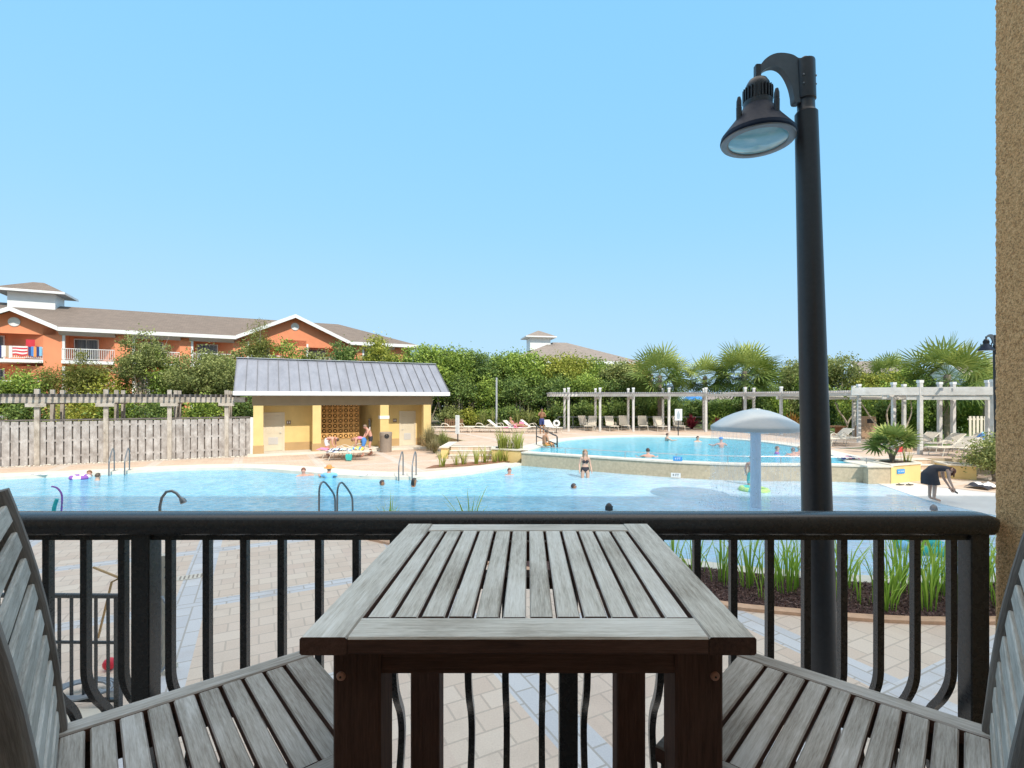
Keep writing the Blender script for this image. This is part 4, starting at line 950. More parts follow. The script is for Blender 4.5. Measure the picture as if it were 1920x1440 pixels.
# ================================================================== FAR HOUSES
def hip_house(name, label, loc, rz, W_, D_, ez, rz_, ridge, mat='shingle_far', cup=True, cx=0.0):
    r = thing(name, label, 'building', loc, rz)
    MB().box((-W_/2+.9,-D_/2+.9,-.5),(W_/2-.9,D_/2-.9,ez-.25)).build('wall', col_mat('far_blue_wall', (.45,.55,.58)), r)
    mb = MB(); mb._add([(-W_/2,-D_/2,ez),(W_/2,-D_/2,ez),(W_/2,D_/2,ez),(-W_/2,D_/2,ez),(-ridge/2,0,rz_),(ridge/2,0,rz_)], [(0,1,5,4),(1,2,5),(2,3,4,5),(3,0,4)])
    rf = mb.build('roof', mat, r)
    mb = MB(); mb.box((-W_/2-.02,-D_/2-.06,ez-.4),(W_/2+.02,-D_/2-.001,ez+.02)); mb.box((W_/2+.001,-D_/2,ez-.4),(W_/2+.06,D_/2,ez+.02)); mb.box((-W_/2-.06,-D_/2,ez-.4),(-W_/2-.001,D_/2,ez+.02))
    mb.build('fascia', 'trim_white', rf)
    if cup:
        MB().box((cx-1.7,-1.4,rz_-1.5),(cx+1.7,1.4,rz_+.75)).build('cupola_wall', 'trim_white', r)
        mb = MB(); q = [(cx-2.5,-2.2,rz_+.75),(cx+2.5,-2.2,rz_+.75),(cx+2.5,2.2,rz_+.75),(cx-2.5,2.2,rz_+.75)]
        mb._add(q+[(cx,0,rz_+1.9)], [(0,1,4),(1,2,4),(2,3,4),(3,0,4)]); c_ = mb.build('cupola_roof', mat, r)
        MB().box((cx-2.55,-2.25,rz_+.55),(cx+2.55,2.25,rz_+.748)).build('cupola_fascia', 'trim_white', c_)
    for k in range(4):
        x = -W_/2+2+k*(W_-4)/3.0
        f = MB().box((x-.7,-D_/2+.82,ez-2.4),(x+.7,-D_/2+.89,ez-.9)).build('window', 'trim_white', r)
        MB().box((x-.6,-D_/2+.79,ez-2.3),(x+.6,-D_/2+.819,ez-1.0)).build('pane', 'glass', f)
    return r
hip_house('hip_roof_house', 'far house with large brown hip roof and small white cupola above the trees', (gx(1052,80),84,0), R(12), 20.5, 20, gz(682,80), gz(637,80), 2.4, cx=-3.6)
hip_house('far_house', 'far house whose white roof peak shows through the trees behind the pool house', (gx(832,85),88,0), R(20), 7, 8, gz(668,85), gz(655,85), .4, cup=False)
def gable_house(label, x, Y, W_, ez, rz_, rot=0, mat='shingle_far'):
    r = thing('gable_house', label, 'building', (x,Y,0), rot); D_ = 9
    MB().box((-W_/2+.5,-D_/2+.4,-.5),(W_/2-.5,D_/2-.4,ez)).build('wall', col_mat('far_grey_wall', (.50,.52,.56)), r)
    mb = MB(); mb._add([(-W_/2,-D_/2,ez),(W_/2,-D_/2,ez),(W_/2,0,rz_),(-W_/2,0,rz_),(-W_/2,D_/2,ez),(W_/2,D_/2,ez)], [(0,1,2,3),(3,2,5,4)])
    rf = mb.build('roof', mat, r)
    for s_ in (-1,1): MB().prism([(s_*W_/2,-D_/2,ez-.3),(s_*W_/2,-D_/2,ez+.02),(s_*W_/2,0,rz_+.02),(s_*W_/2,D_/2,ez+.02),(s_*W_/2,D_/2,ez-.3),(s_*W_/2,0,rz_-.35)], (s_*.08,0,0)).build('rake_board', 'trim_white', rf)
    for s_ in (-1,1): MB().prism([(s_*(W_/2-.6),-D_/2+.4,ez-.1),(s_*(W_/2-.6),D_/2-.4,ez-.1),(s_*(W_/2-.6),0,rz_-.4)], (s_*.1,0,0)).build('gable_wall', 'trim_white', r)
    return r
gable_house('far grey roofed house with a white gable behind the small palms', gx(1664,75), 78, 6.0, gz(700,75), gz(674,75), R(-25), 'shingle_far')
gable_house('far brown roofed house at the right beside the second lamp', gx(1885,60), 64, 8.5, gz(712,60), gz(668,60), R(0))
gable_house('far grey house seen through the pergola between the palm trunks', gx(1362,72), 75, 7.5, gz(757,72)+.6, gz(741,72), R(5))

# ================================================================== WOODEN FENCE AND OLD PERGOLA
fx0, fy0 = -23.0, 22.0; ang = math.atan2(4.4, 8.6)
r = thing('wooden_fence', 'grey weathered shadow box wooden fence left of the pool house', 'fence', (fx0,fy0,0), ang)
n = 0; mbF = MB(); mbB = MB(); x = -14.0; L_ = 9.75
k = 0
while x < L_-.2:
    wd = .25+random.uniform(-.012,.012); h = 1.96+random.uniform(-.015,.015)
    mbF.beam((x+wd/2,-.035,.02),(x+wd/2+random.uniform(-.008,.008),-.035,h), wd, .02, (0,1,0))
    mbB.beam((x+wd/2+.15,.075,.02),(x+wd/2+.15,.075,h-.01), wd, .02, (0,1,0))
    x += .30
mbF.build('fence_boards', 'fence_wood', r); mbB.build('rear_boards', 'fence_rear_shaded', r); MB().box((-14,-.05,1.995),(L_-.17,.10,2.06)).build('slat_shade_strip', 'slat_dark', r)  # dark strip added for the slats' shade along the fence top
mb = MB()
for z in (.35,1.05,1.72): mb.box((-14,-.02,z),(L_,.04,z+.09))
mb.build('fence_rails', 'fence_wood', r)
posts = [1.29,3.70,6.14,8.53]
MB().box((L_-.16,-.08,0),(L_,.06,2.02)).build('end_post', 'white', r)
r = thing('old_pergola', 'old weathered wooden pergola with black topped slats above the fence', 'pergola', (fx0,fy0,0), ang)
allp = [-8.5,-6.1,-3.6,-1.15]+posts
for x in allp:
    MB().box((x-.09,-.20,0),(x+.09,-.05,3.42), 0, .01).build('post', 'pergola_old', r)
    for d in (1.6,2.9):
        MB().box((x-.08,d,0),(x+.08,d+.15,3.42), 0, .01).build('post', 'pergola_old', r)
MB().box((-10,-.27,2.80),(9.35,-.205,3.06)).build('beam', 'pergola_old', r)
MB().box((-10,3.06,2.80),(9.35,3.12,3.06)).build('beam', 'pergola_old', r)
mb = MB(); x = -10
while x < 9.0: mb.box((x,-.64,3.064),(x+.07,3.3,3.20)); x += .215
mb.build('slats', 'slat_dark', r)
mb = MB()
for x in allp: mb.box((x-.35,-.32,2.62),(x+.35,-.275,2.80)); mb.box((x+.091,-.18,2.72),(x+.13,3.1,2.86))
mb.build('braces', 'pergola_old', r)
# pale stones along the fence foot
vs = MB()
for k in range(520):
    t = random.uniform(-9, 9.6); dd = -random.uniform(.06,.34); c_, s__ = math.cos(ang), math.sin(ang)
    vs.sphere((fx0+t*c_-dd*s__, fy0+t*s__+dd*c_, .02), random.uniform(.02,.055), 6, 4, 0, (1,1,.6))
o = vs.build('pebbles', 'pebble', None, 60); tag(o, 'row of pale stones along the foot of the fence', 'stones', kind='stuff')

# ================================================================== WHITE PERGOLA ROUND THE UPPER POOL
pf = spline([(1.6,37.45),(3.0,37.5),(5.35,37.6),(7.8,37.5),(10.4,37.35),(13.0,37.0),(15.4,35.9),(17.0,34.0),(18.1,31.3),(18.5,28.3),(18.2,25.2),(17.12,22.1)], 8)
pb = offset(pf, 2.55)
r = thing('white_pergola', 'long curved white pergola with slatted roof round the far side of the upper pool', 'pergola', (10,37,UZ))
def polytube(c, z, w_, h_): return MB().sweep([(p.x,p.y,z) for p in c], [(-w_/2,-h_/2),(w_/2,-h_/2),(w_/2,h_/2),(-w_/2,h_/2)])
PZ = 3.34
for c in (pf, pb):
    polytube(c, PZ-.10, .06, .18).build('beam', 'pergola_white', r, None, True)
mb = MB(); acc = 0; last = None
for i in range(len(pf)-1):
    seg = (pf[i+1]-pf[i]).length; m = max(1, int(round(seg/.20)))
    for k in range(m):
        t = k/m; a = pf[i].lerp(pf[i+1], t); b_ = pb[i].lerp(pb[i+1], t); d = (b_-a).normalized()
        mb.beam((*(a-d*.45),PZ+.06),(*(b_+d*.45),PZ+.06),   .05, .11)
mb.build('slats', 'slat_grey', r, None, True)
for i in range(8, len(pf), 8):
    for c in (pf, pb):
        p = c[i] if not (c is pb and i == 88) else c[i]
        q = c[max(i-1,0)]
        MB().box((p.x-.082,p.y-.082,UZ-.01),(p.x+.082,p.y+.082,3.74), 0, .012).build('post', 'pergola_white', r, None, True)
        MB().box((p.x-.096,p.y-.096,3.68),(p.x+.096,p.y+.096,3.80)).build('post_cap', 'white', r, None, True)
    a, b_ = pf[i], pb[i]; d = (b_-a).normalized()
    MB().beam((*(a-d*.5),PZ-.30),(*(b_+d*.5),PZ-.30), .05, .20).build('cross_beam', 'pergola_white', r, None, True)
a, b_ = pf[-1], pb[-1]; d = (b_-a).normalized(); nn = Vector((d.y,-d.x))*.06
if nn.y > 0: nn = -nn
MB().beam((*(a-d*2.6+nn),PZ-.02),(*(b_+d*2.4+nn),PZ-.02), .06, .34).build('end_board', 'pergola_white', r, None, True)
# second wing of the pergola running on to the right
r = thing('white_pergola', 'right hand white pergola wing with wide sunlit end board beside the palm', 'pergola', (19,21,UZ))
w0 = Vector((17.3,22.0)); wd = Vector((1,.02)); 
for k in range(3):
    for yy in (0, 2.6):
        p = w0+wd*(2.75*k)+Vector((0,yy)); 
        if k == 0: continue
        MB().box((p.x-.082,p.y-.082,UZ-.01),(p.x+.082,p.y+.082,3.74), 0, .012).build('post', 'pergola_white', r, None, True)
        MB().box((p.x-.096,p.y-.096,3.68),(p.x+.096,p.y+.096,3.80)).build('post_cap', 'white', r, None, True)
for yy in (.12, 2.72): MB().box((17.6,22+yy,PZ-.30),(25,22.06+yy,PZ-.02)).build('beam', 'pergola_white', r, None, True)
mb = MB(); x = 17.7
while x < 24.8: mb.box((x,21.6,PZ-.015),(x+.045,25.2,PZ+.11)); x += .42
mb.build('slats', 'slat_grey', r, None, True)
# ================================================================== VEGETATION
def leaf_mesh(name, C, size, bright, mat, aspect=.55, upbias=.5, droop=0):
    """C (n,3) leaf centres, one small bent leaf each; bright (n,) clump tone"""
    n = len(C); size = np.broadcast_to(size, (n,)) * rng.uniform(.65, 1.35, n)
    nrm = rng.normal(size=(n,3)); nrm[:,2] += upbias*1.6; nrm /= np.linalg.norm(nrm, axis=1)[:,None]
    t = rng.normal(size=(n,3)); t[:,2] -= droop; t -= (t*nrm).sum(1)[:,None]*nrm; t /= np.linalg.norm(t, axis=1)[:,None]+1e-9
    s = np.cross(nrm, t)
    a = t*size[:,None]; b = s*(size*aspect)[:,None]; z = nrm*(size*.16)[:,None]
    V = np.stack([C-a, C+b-a*.1+z, C+a, C-b-a*.1+z], 1).reshape(-1,3)
    me = bpy.data.meshes.new(name); me.vertices.add(4*n); me.vertices.foreach_set('co', V.astype(np.float32).ravel())
    me.loops.add(4*n); me.loops.foreach_set('vertex_index', np.arange(4*n, dtype=np.int32))
    me.polygons.add(n); me.polygons.foreach_set('loop_start', np.arange(0, 4*n, 4, dtype=np.int32))
    me.materials.append(M[mat]); me.update(calc_edges=True); me.validate()
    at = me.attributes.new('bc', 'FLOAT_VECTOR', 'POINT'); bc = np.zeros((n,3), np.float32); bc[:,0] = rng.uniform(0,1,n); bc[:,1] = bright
    at.data.foreach_set('vector', np.repeat(bc, 4, 0).ravel())
    return me
def crown_points(lobes, nclump, per, cr, flat=.8):
    """clumps of leaves on and inside overlapping lobes: uneven outline, gaps between"""
    P = []; B = []; cl = []
    wts = np.array([l[3]*l[4]*l[5] for l in lobes])**.67; wts /= wts.sum()
    for _ in range(nclump):
        l = lobes[rng.choice(len(lobes), p=wts)]
        d = rng.normal(size=3); d /= np.linalg.norm(d); 
        if d[2] < -.35: d[2] *= .4
        rr = rng.uniform(.55, 1.08)
        c = np.array(l[:3])+d*np.array(l[3:6])*rr; cl.append(c)
        k = int(per*rng.uniform(.6,1.4)); r_ = cr*rng.uniform(.6,1.4)
        q = rng.normal(size=(k,3))*r_*.55; q[:,2] *= flat
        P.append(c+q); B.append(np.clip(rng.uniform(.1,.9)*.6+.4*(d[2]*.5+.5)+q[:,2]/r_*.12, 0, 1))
    return np.concatenate(P), np.concatenate(B), cl
def make_tree(name, label, cat, loc, H, Wd, mat, bark='bark', base=.35, lobes=6, nclump=70, per=60, leaf=.13, cr=.55, trunks=1, group=None, lean=0.0, up=.5, aspect=.55, bare=0, droop=0):
    r = thing(name, label, cat, loc, random.uniform(0,6.28) if trunks else 0, group)
    L = []; zc = H*(base+(1-base)*.52); hz = H*(1-base)*.5
    for k in range(lobes):
        a = 2*math.pi*k/lobes+random.uniform(-.5,.5); q = random.uniform(.25,.55)*Wd/2
        L.append((math.cos(a)*q, math.sin(a)*q, zc+random.uniform(-.45,.40)*hz, Wd/2*random.uniform(.42,.62), Wd/2*random.uniform(.42,.62), hz*random.uniform(.45,.62)))
    L.append((0,0,zc+.30*hz, Wd*.28, Wd*.28, hz*.70))
    P, B, cl = crown_points(L, int(nclump*1.15), int(per*1.55), cr); leaf *= .76
    me = leaf_mesh('crown', P, leaf, B, mat, aspect, up, droop); o = bpy.data.objects.new('crown', me); COL.objects.link(o); o.parent = r
    if trunks:
        mb = MB()
        tips = [Vector(c) for c in cl]; random.shuffle(tips)
        for t in range(trunks):
            a = 2*math.pi*t/trunks+random.random(); b0 = Vector((math.cos(a),math.sin(a),0))*(.12 if trunks > 1 else 0)
            r0 = (.055+.018*H)*(.75 if trunks > 1 else 1)
            top_ = Vector((math.cos(a)*Wd*.16*(trunks > 1), math.sin(a)*Wd*.16*(trunks > 1), H*(base+.35)))
            mid = b0.lerp(top_, .5)+Vector((random.uniform(-.2,.2),random.uniform(-.2,.2),0))*H*.06
            pts = spline([b0-Vector((0,0,.3)), b0+Vector((0,0,H*.06)), mid, top_], 4)
            mb.tube(pts, r0, 7, 0, [1.25-(.85*i/(len(pts)-1)) for i in range(len(pts))])
            for c in tips[t::trunks][:7]:
                s0 = pts[min(len(pts)-1, max(3, int(len(pts)*random.uniform(.45,.95))))]
                m_ = s0.lerp(c, .5)+Vector((0,0,random.uniform(-.05,.12)*H*.3))
                mb.tube([s0, m_, c], r0*.38, 5, 0, [1,.65,.25])
        for k in range(bare):
            s0 = Vector((0,0,H*random.uniform(.3,.7))); c = Vector((random.uniform(-.5,.5)*Wd, random.uniform(-.5,.5)*Wd, H*random.uniform(.6,1.0)))
            mb.tube([s0, s0.lerp(c,.5)+Vector((0,0,.2)), c], .03, 4, 0, [1,.6,.3])
        mb.build('trunk', bark, r, 60)
    return r
GB = 'trees behind the pools'
def T(label, px, Y, ytop, wpx, mat, z0=0.0, name='leafy_tree', cat='tree', **k):
    H = gz(ytop, Y)-z0; return make_tree(name, label, cat, (gx(px,Y),Y,z0), H, wpx/F*Y, mat, **k)
# --- in front of the coral building
T('dense green bush tree at the far left behind the wooden fence', 18, 31, 690, 95, 'leaf_oak', lobes=5, nclump=70, base=.2, leaf=.11)
T('thin pine with brown tips left of the white balcony posts of the coral building', 98, 33, 690, 55, 'leaf_pine', lobes=4, nclump=36, base=.35, leaf=.12, aspect=.25, up=.1, per=70)
T('brownish pine with orange tinged needles before the coral balconies', 155, 34, 668, 78, 'leaf_pine', lobes=5, nclump=48, base=.4, leaf=.13, aspect=.22, up=.1, per=80)
T('tall loose tree with bare pale twigs before the coral building', 264, 35, 620, 110, 'leaf_olive', bark='bark_pale', lobes=6, nclump=78, base=.35, leaf=.10, bare=14, cr=.42)
T('rounded mid green tree before the right part of the coral building', 372, 35, 655, 145, 'leaf_olive', lobes=7, nclump=110, base=.3, leaf=.105)
T('darker green tree between the fence and the left end of the pool house roof', 430, 38, 672, 70, 'leaf_oak', lobes=5, nclump=60, base=.2, leaf=.12)
T('full yellow green tree filling the gap left of the bare twigged tree', 205, 34.5, 702, 95, 'leaf_yellow', lobes=6, nclump=80, base=.1, leaf=.11)
T('full green tree right of the bare twigged tree', 318, 36, 668, 105, 'leaf_oak', lobes=6, nclump=90, base=.1, leaf=.11)
T('full olive tree before the last coral balcony', 408, 36.5, 664, 90, 'leaf_olive', lobes=6, nclump=80, base=.1, leaf=.11)
for i, (px, yt, w_, m_, lab) in enumerate([(160,735,85,'leaf_yellow','bright green shrub behind the old pergola near its second post'),(225,742,80,'leaf_oak','green shrub behind the old pergola, right of the bright green shrub'),(60,752,70,'leaf_dark','dark shrub behind the old pergola near the first post'),(300,745,90,'leaf_dark','dark green shrub behind the old pergola near its third post'),(385,748,80,'leaf_oak','green shrub behind the old pergola near the last post'),(110,760,70,'leaf_olive','olive shrub low behind the fence under the brownish pine'),(455,740,60,'leaf_dark','dark shrub squeezed between the fence end and the pool house')]):
    T(lab, px, 30+i*.4, yt, w_, m_, name='shrub', cat='shrub', lobes=5, nclump=46, base=.02, leaf=.10, trunks=0, group='shrubs behind the old pergola')
# --- behind the pool house
T('slim young pine rising in front of the orange gable', 488, 44, 590, 62, 'leaf_pine', lobes=5, nclump=34, base=.45, leaf=.13, aspect=.25, up=.1, per=70)
bh = [(470,640,'leaf_olive','olive tree above the left end of the pool house roof'),(540,642,'leaf_oak','rounded tree above the pool house roof under the orange gable'),(592,650,'leaf_olive','olive topped tree above the middle of the pool house roof'),(640,644,'leaf_dark','dark tree above the pool house roof beside the gable edge'),(708,630,'leaf_yellow','light green sprig topped tree above the pool house roof'),(755,650,'leaf_oak','green tree behind the right half of the pool house roof'),(805,652,'leaf_oak','broad tree over the right end of the pool house roof')]
for i, (px, yt, m_, lab) in enumerate(bh): T(lab, px, 43+1.3*(i % 3), yt, 85 if px != 708 else 60, m_, lobes=6, nclump=80, base=.25, leaf=.135, group=GB)
# --- the thicket right of the pool house
mid = [(832,648,105,'leaf_oak','broad green tree just right of the pool house roof'),(884,660,110,'leaf_dark','dark green tree second right of the pool house'),(938,664,105,'leaf_oak','green tree below the left edge of the far hip roof'),(985,665,95,'leaf_oak','dense tree in front of the far white cupola'),(1050,661,125,'leaf_yellow','large yellow green tree below the far hip roof'),(1112,676,100,'leaf_oak','mid green tree under the right slope of the far hip roof'),(1160,684,85,'leaf_olive','olive tree left of the first sabal palm'),(1188,678,55,'leaf_rust','small rusty orange tree beside the first sabal palm')]
for i, (px, yt, w_, m_, lab) in enumerate(mid):
    T(lab, px, 45+1.6*(i % 3), yt, w_, m_, z0=.4, bark='bark_pale', lobes=7, nclump=125, base=.34, leaf=.14, trunks=3 if i % 2 == 0 else 2, group=GB, cr=.6)
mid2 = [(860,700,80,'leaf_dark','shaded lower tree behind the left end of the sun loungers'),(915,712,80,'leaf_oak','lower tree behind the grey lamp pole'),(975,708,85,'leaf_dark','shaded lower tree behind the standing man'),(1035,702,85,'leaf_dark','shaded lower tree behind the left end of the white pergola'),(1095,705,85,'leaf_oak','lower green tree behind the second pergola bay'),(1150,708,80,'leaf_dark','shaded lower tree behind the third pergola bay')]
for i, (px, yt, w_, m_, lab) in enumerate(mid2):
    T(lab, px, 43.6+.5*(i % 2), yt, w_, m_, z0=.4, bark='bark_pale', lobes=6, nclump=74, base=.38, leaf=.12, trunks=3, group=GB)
under = [(845,775,'leaf_olive'),(880,768,'leaf_yellow'),(915,776,'leaf_oak'),(950,772,'leaf_dark'),(985,774,'leaf_olive'),(1020,770,'leaf_oak'),(1055,762,'leaf_dark'),(1090,758,'leaf_dark'),(1125,760,'leaf_oak'),(1160,756,'leaf_dark'),(1195,755,'leaf_dark'),(1228,758,'leaf_oak'),(1262,762,'leaf_dark'),(1352,760,'leaf_oak'),(1385,764,'leaf_olive'),(1420,752,'leaf_dark'),(1450,746,'leaf_oak'),(1480,744,'leaf_olive'),(1515,740,'leaf_dark'),(1555,745,'leaf_dark')]
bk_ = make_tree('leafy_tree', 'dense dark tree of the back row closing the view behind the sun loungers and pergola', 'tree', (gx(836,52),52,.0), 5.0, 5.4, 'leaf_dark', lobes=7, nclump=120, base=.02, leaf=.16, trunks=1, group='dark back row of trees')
for i, px in enumerate((1275,1300,1345,1375,1400)): copy_tree(bk_, None, None, None, (gx(px,50),50,0), i*1.9, (.8,.8,.56))
for i, px in enumerate((880,925,970,1015,1060,1105,1150,1195,1250,1420,1460,1500)): copy_tree(bk_, None, None, None, (gx(px,52+i%2),52+i%2,0), i*1.3, (1,1,.92+.1*(i%3)) if px < 1200 else (1,1,.72))
pro = {}
for i, (px, yt, m_) in enumerate(under):
    Y = 42.2+.45*(i % 3); H = gz(yt,Y)-.45
    if m_ not in pro: pro[m_] = make_tree('shrub', 'low green shrub in the continuous planting behind the sun loungers and pergola', 'shrub', (gx(px,Y),Y,.45), 1.7, 2.2, m_, lobes=6, nclump=52, base=.0, leaf=.11, trunks=0, cr=.4, group='low shrubs behind the far pool deck')
    else: copy_tree(pro[m_], None, None, None, (gx(px,Y),Y,.45), i*1.7, (1.0, 1.0, H/1.7))
# --- right side
right = [(1482,676,70,47,'leaf_olive','olive tree just left of the lamp post behind the pergola'),(1572,668,125,42,'leaf_olive','round olive tree right of the lamp post'),(1640,698,95,40,'leaf_yellow','yellow green tree below the far grey roof'),(1705,702,80,40,'leaf_oak','green tree left of the big right hand palm'),(1520,700,70,44,'leaf_oak','green tree directly behind the lamp post')]
for (px, yt, w_, Y, m_, lab) in right: T(lab, px, Y, yt, w_, m_, z0=.4, bark='bark_pale', lobes=6, nclump=90, base=.3, leaf=.125, trunks=2)
hed = [(1700,752),(1735,748),(1770,752),(1805,745),(1838,750),(1870,748),(1905,748),(1665,756),(1630,752),(1600,750)]
for i, (px, yt) in enumerate(hed):
    Y = 35+.6*(i % 3); H = gz(yt,Y)-.5
    copy_tree(pro['leaf_dark'] if i % 3 else pro['leaf_oak'], None, 'leafy hedge shrub on the lawn behind the right end of the pergola', 'hedge shrubs on the lawn', (gx(px,Y),Y,.5), i*2.1, (1.0, 1.0, H/1.7))
# thin crooked trees beneath the pergola
def crooked(label, px, Y, z0, pts):
    r = thing('slender_tree', label, 'tree', (gx(px,Y),Y,z0)); mb = MB()
    ends = []
    for p in pts:
        q = spline([Vector(x) for x in p], 4); mb.tube(q, .065, 6, 0, [1-.55*i/(len(q)-1) for i in range(len(q))]); ends.append(np.array(q[-1]))
    mb.build('trunk', 'bark_pale', r, 60)
    P, B, _ = crown_points([(e[0],e[1],e[2]+.25,.8,.8,.4) for e in ends], 26, 46, .4)
    o = bpy.data.objects.new('crown', leaf_mesh('crown', P, .09, B, 'leaf_oak')); COL.objects.link(o); o.parent = r
crooked('slender crooked tree leaning under the right part of the pergola', 1660, 29.5, UZ, [[(0,0,-.1),(-.3,0,.6),(-.9,.1,1.5),(-1.4,.2,2.4)],[(0,0,-.1),(.2,.1,.9),(.1,0,1.7),(.5,0,2.5)]])
crooked('slender tree with two pale stems behind the pergola post right of it', 1690, 30.5, UZ, [[(0,0,-.1),(.05,0,.8),(.35,.1,1.6),(.3,.2,2.4)],[(0,0,-.1),(.35,.1,.7),(.6,0,1.6),(.55,0,2.5)]])
crooked('slender pale stemmed tree just right of the lamp post under the pergola', 1585, 33, UZ, [[(0,0,-.1),(.1,0,.8),(-.4,.1,1.7),(-.6,.2,2.4)],[(0,0,-.1),(.25,.1,.9),(.6,0,1.5),(.9,0,2.1)]])

# --- palms
def palm_mesh(nf, rad, blade, mat, name='crown', spread=1.0, dead=0):
    vs = []; fs = []; bc = []
    def quadstrip(P, Wd, side, tone):
        o = len(vs)
        for p, w_ in zip(P, Wd):
            vs.append(tuple(p-side*w_)); vs.append(tuple(p+side*w_)); bc.extend([(random.random()*.5+tone*.5, tone, 0)]*2)
        for i in range(len(P)-1): fs.append((o+2*i, o+2*i+1, o+2*i+3, o+2*i+2))
    for k in range(nf):
        az = k*2.39996+random.uniform(-.2,.2); el = math.asin(1-1.72*(k/nf)*spread)+random.uniform(-.12,.12)
        tone = .85-.75*(k/nf)**1.4+random.uniform(-.1,.1); tone = min(max(tone,0),1)
        d = Vector((math.cos(az)*math.cos(el), math.sin(az)*math.cos(el), math.sin(el)))
        side = Matrix.Rotation(random.uniform(-1.0,1.0), 3, d) @ Vector((-math.sin(az), math.cos(az), 0)); upv = side.cross(d)*-1
        pl = rad*random.uniform(.42,.58); e = d*pl+Vector((0,0,-.06*pl))
        quadstrip([Vector((0,0,0)), d*pl*.5, e], [.02,.014,.01], side, .4)
        nb = blade
        for j in range(nb):
            a = R(-105+210*j/(nb-1)); bl = rad*random.uniform(.50,.62)*(1-.25*abs(a)/R(105))
            dir_ = (d*math.cos(a)+side*math.sin(a)).normalized()
            sd = dir_.cross(upv).normalized()
            fold = upv*(.10*((j % 2)*2-1))
            droop = Vector((0,0,-.12*bl)); p1 = e+dir_*bl*.55+fold*.05; p2 = e+dir_*bl*.95+droop*(.8 if el < .5 else .4)+Vector((random.uniform(-.03,.03),)*3)
            quadstrip([e, p1, p2], [.014,.030*rad**.5+.008,.006], sd, tone)
    me = bpy.data.meshes.new(name); me.from_pydata(vs, [], fs); me.materials.append(M[mat])
    at = me.attributes.new('bc', 'FLOAT_VECTOR', 'POINT'); at.data.foreach_set('vector', np.array(bc, np.float32).ravel())
    return me
def palm(label, px, Y, yc, rad, z0=.4, nf=56, name='sabal_palm', boots=True, tr=.17, group='sabal palms behind the pergola'):
    r = thing(name, label, 'palm tree', (gx(px,Y),Y,z0), random.random()*6, group)
    H = gz(yc,Y)-z0
    H -= .30; mb = MB(); pts = [(0,0,-.1+H*1.05*i/24) for i in range(25)]
    mb.tube(pts, tr, 9, 0, [1.0+.14*((i % 2)*2-1)*(.3+.7*i/24)+(.1 if i > 20 else 0) for i in range(25)])
    if boots:
        for k in range(46):
            z = H*(.15+.8*k/46); a = k*2.4; d = Vector((math.cos(a),math.sin(a),0)); p = Vector((0,0,z))+d*tr*.8
            mb.beam(p, p+d*.12+Vector((0,0,.16)), .09, .03, d)
    mb.build('trunk', 'bark', r, 50)
    me = palm_mesh(nf, rad, 15, 'leaf_palm'); o = bpy.data.objects.new('crown', me); COL.objects.link(o); o.parent = r; o.location = (0,0,H)
    return r
palm('large sabal palm with full round crown left of the mushroom fountain', 1237, 41.5, 700, 2.97)
palm('smaller sabal palm between the two large palms behind the pergola', 1322, 43, 702, 2.31, nf=40)
palm('tall sabal palm with spiky crown above the mushroom fountain', 1396, 42, 692, 3.10)
palm('sabal palm directly beside the tall spiky palm, its trunk behind a pergola post', 1418, 44, 706, 2.51, nf=38)
palm('big sabal palm with scaly trunk near the right end of the pergola', 1776, 31, 696, 2.84, z0=.5, nf=54)
palm('low fan palm in front of the far grey roof', 1668, 46, 694, 2.24, nf=36)
palm('small fan palm peeping above the pool house roof', 708, 46, 672, 1.85, nf=32)
palm('low bushy palm at the right under the second bell lamp', 1850, 33, 716, 1.72, nf=34, z0=.5)
# fan palm in the yellow planter
r = thing('fan_palm', 'stemmed fan palm with spreading fronds growing in the yellow planter', 'palm', (13.85,19.25,.6), 0)
mb = MB()
for k in range(5):
    a = k*1.3; mb.tube([(0,0,-.1),(.08*math.cos(a),.08*math.sin(a),.25),(.24*math.cos(a),.24*math.sin(a),.55)], .05, 6, 0, [1,.8,.55])
mb.build('trunk', 'bark', r, 50)
o = bpy.data.objects.new('crown', palm_mesh(34, 1.0, 13, 'leaf_palm', spread=.62)); COL.objects.link(o); o.parent = r; o.location = (0,0,.62)

# spiky red plants and other small plants at the foot of the palms
def spiky(name, label, cat, loc, n, L, wd, mat, el=(20,85), group=None):
    r = thing(name, label, cat, loc, 0, group); vs = []; fs = []; bc = []
    for k in range(n):
        az = random.uniform(0,6.28); e = R(random.uniform(*el)); l = L*random.uniform(.6,1.1); t = random.uniform(0,1)
        d = Vector((math.cos(az)*math.cos(e), math.sin(az)*math.cos(e), math.sin(e))); s_ = Vector((-math.sin(az),math.cos(az),0))
        b_ = Vector((random.uniform(-.1,.1)*L,random.uniform(-.1,.1)*L,random.uniform(0,.35)*L)); o_ = len(vs)
        for i, (q, w_) in enumerate(((0,.3),(.45,1),(.8,.7),(1,.05))):
            p = b_+d*l*q+Vector((0,0,-.35*l*q*q*math.cos(e))); vs.append(tuple(p-s_*wd*w_)); vs.append(tuple(p+s_*wd*w_)); bc.extend([(t, q, 0)]*2)
        for i in range(3): fs.append((o_+2*i,o_+2*i+1,o_+2*i+3,o_+2*i+2))
    me = bpy.data.meshes.new('leaves'); me.from_pydata(vs, [], fs); me.materials.append(M[mat])
    at = me.attributes.new('bc','FLOAT_VECTOR','POINT'); at.data.foreach_set('vector', np.array(bc,np.float32).ravel())
    o = bpy.data.objects.new('leaves', me); COL.objects.link(o); o.parent = r; return r
spiky('red_plant', 'crimson leaved plant under the pergola right of the white sign', 'plant', (gx(1297,40.5),40.5,UZ), 190, 1.05, .05, 'leaf_red')
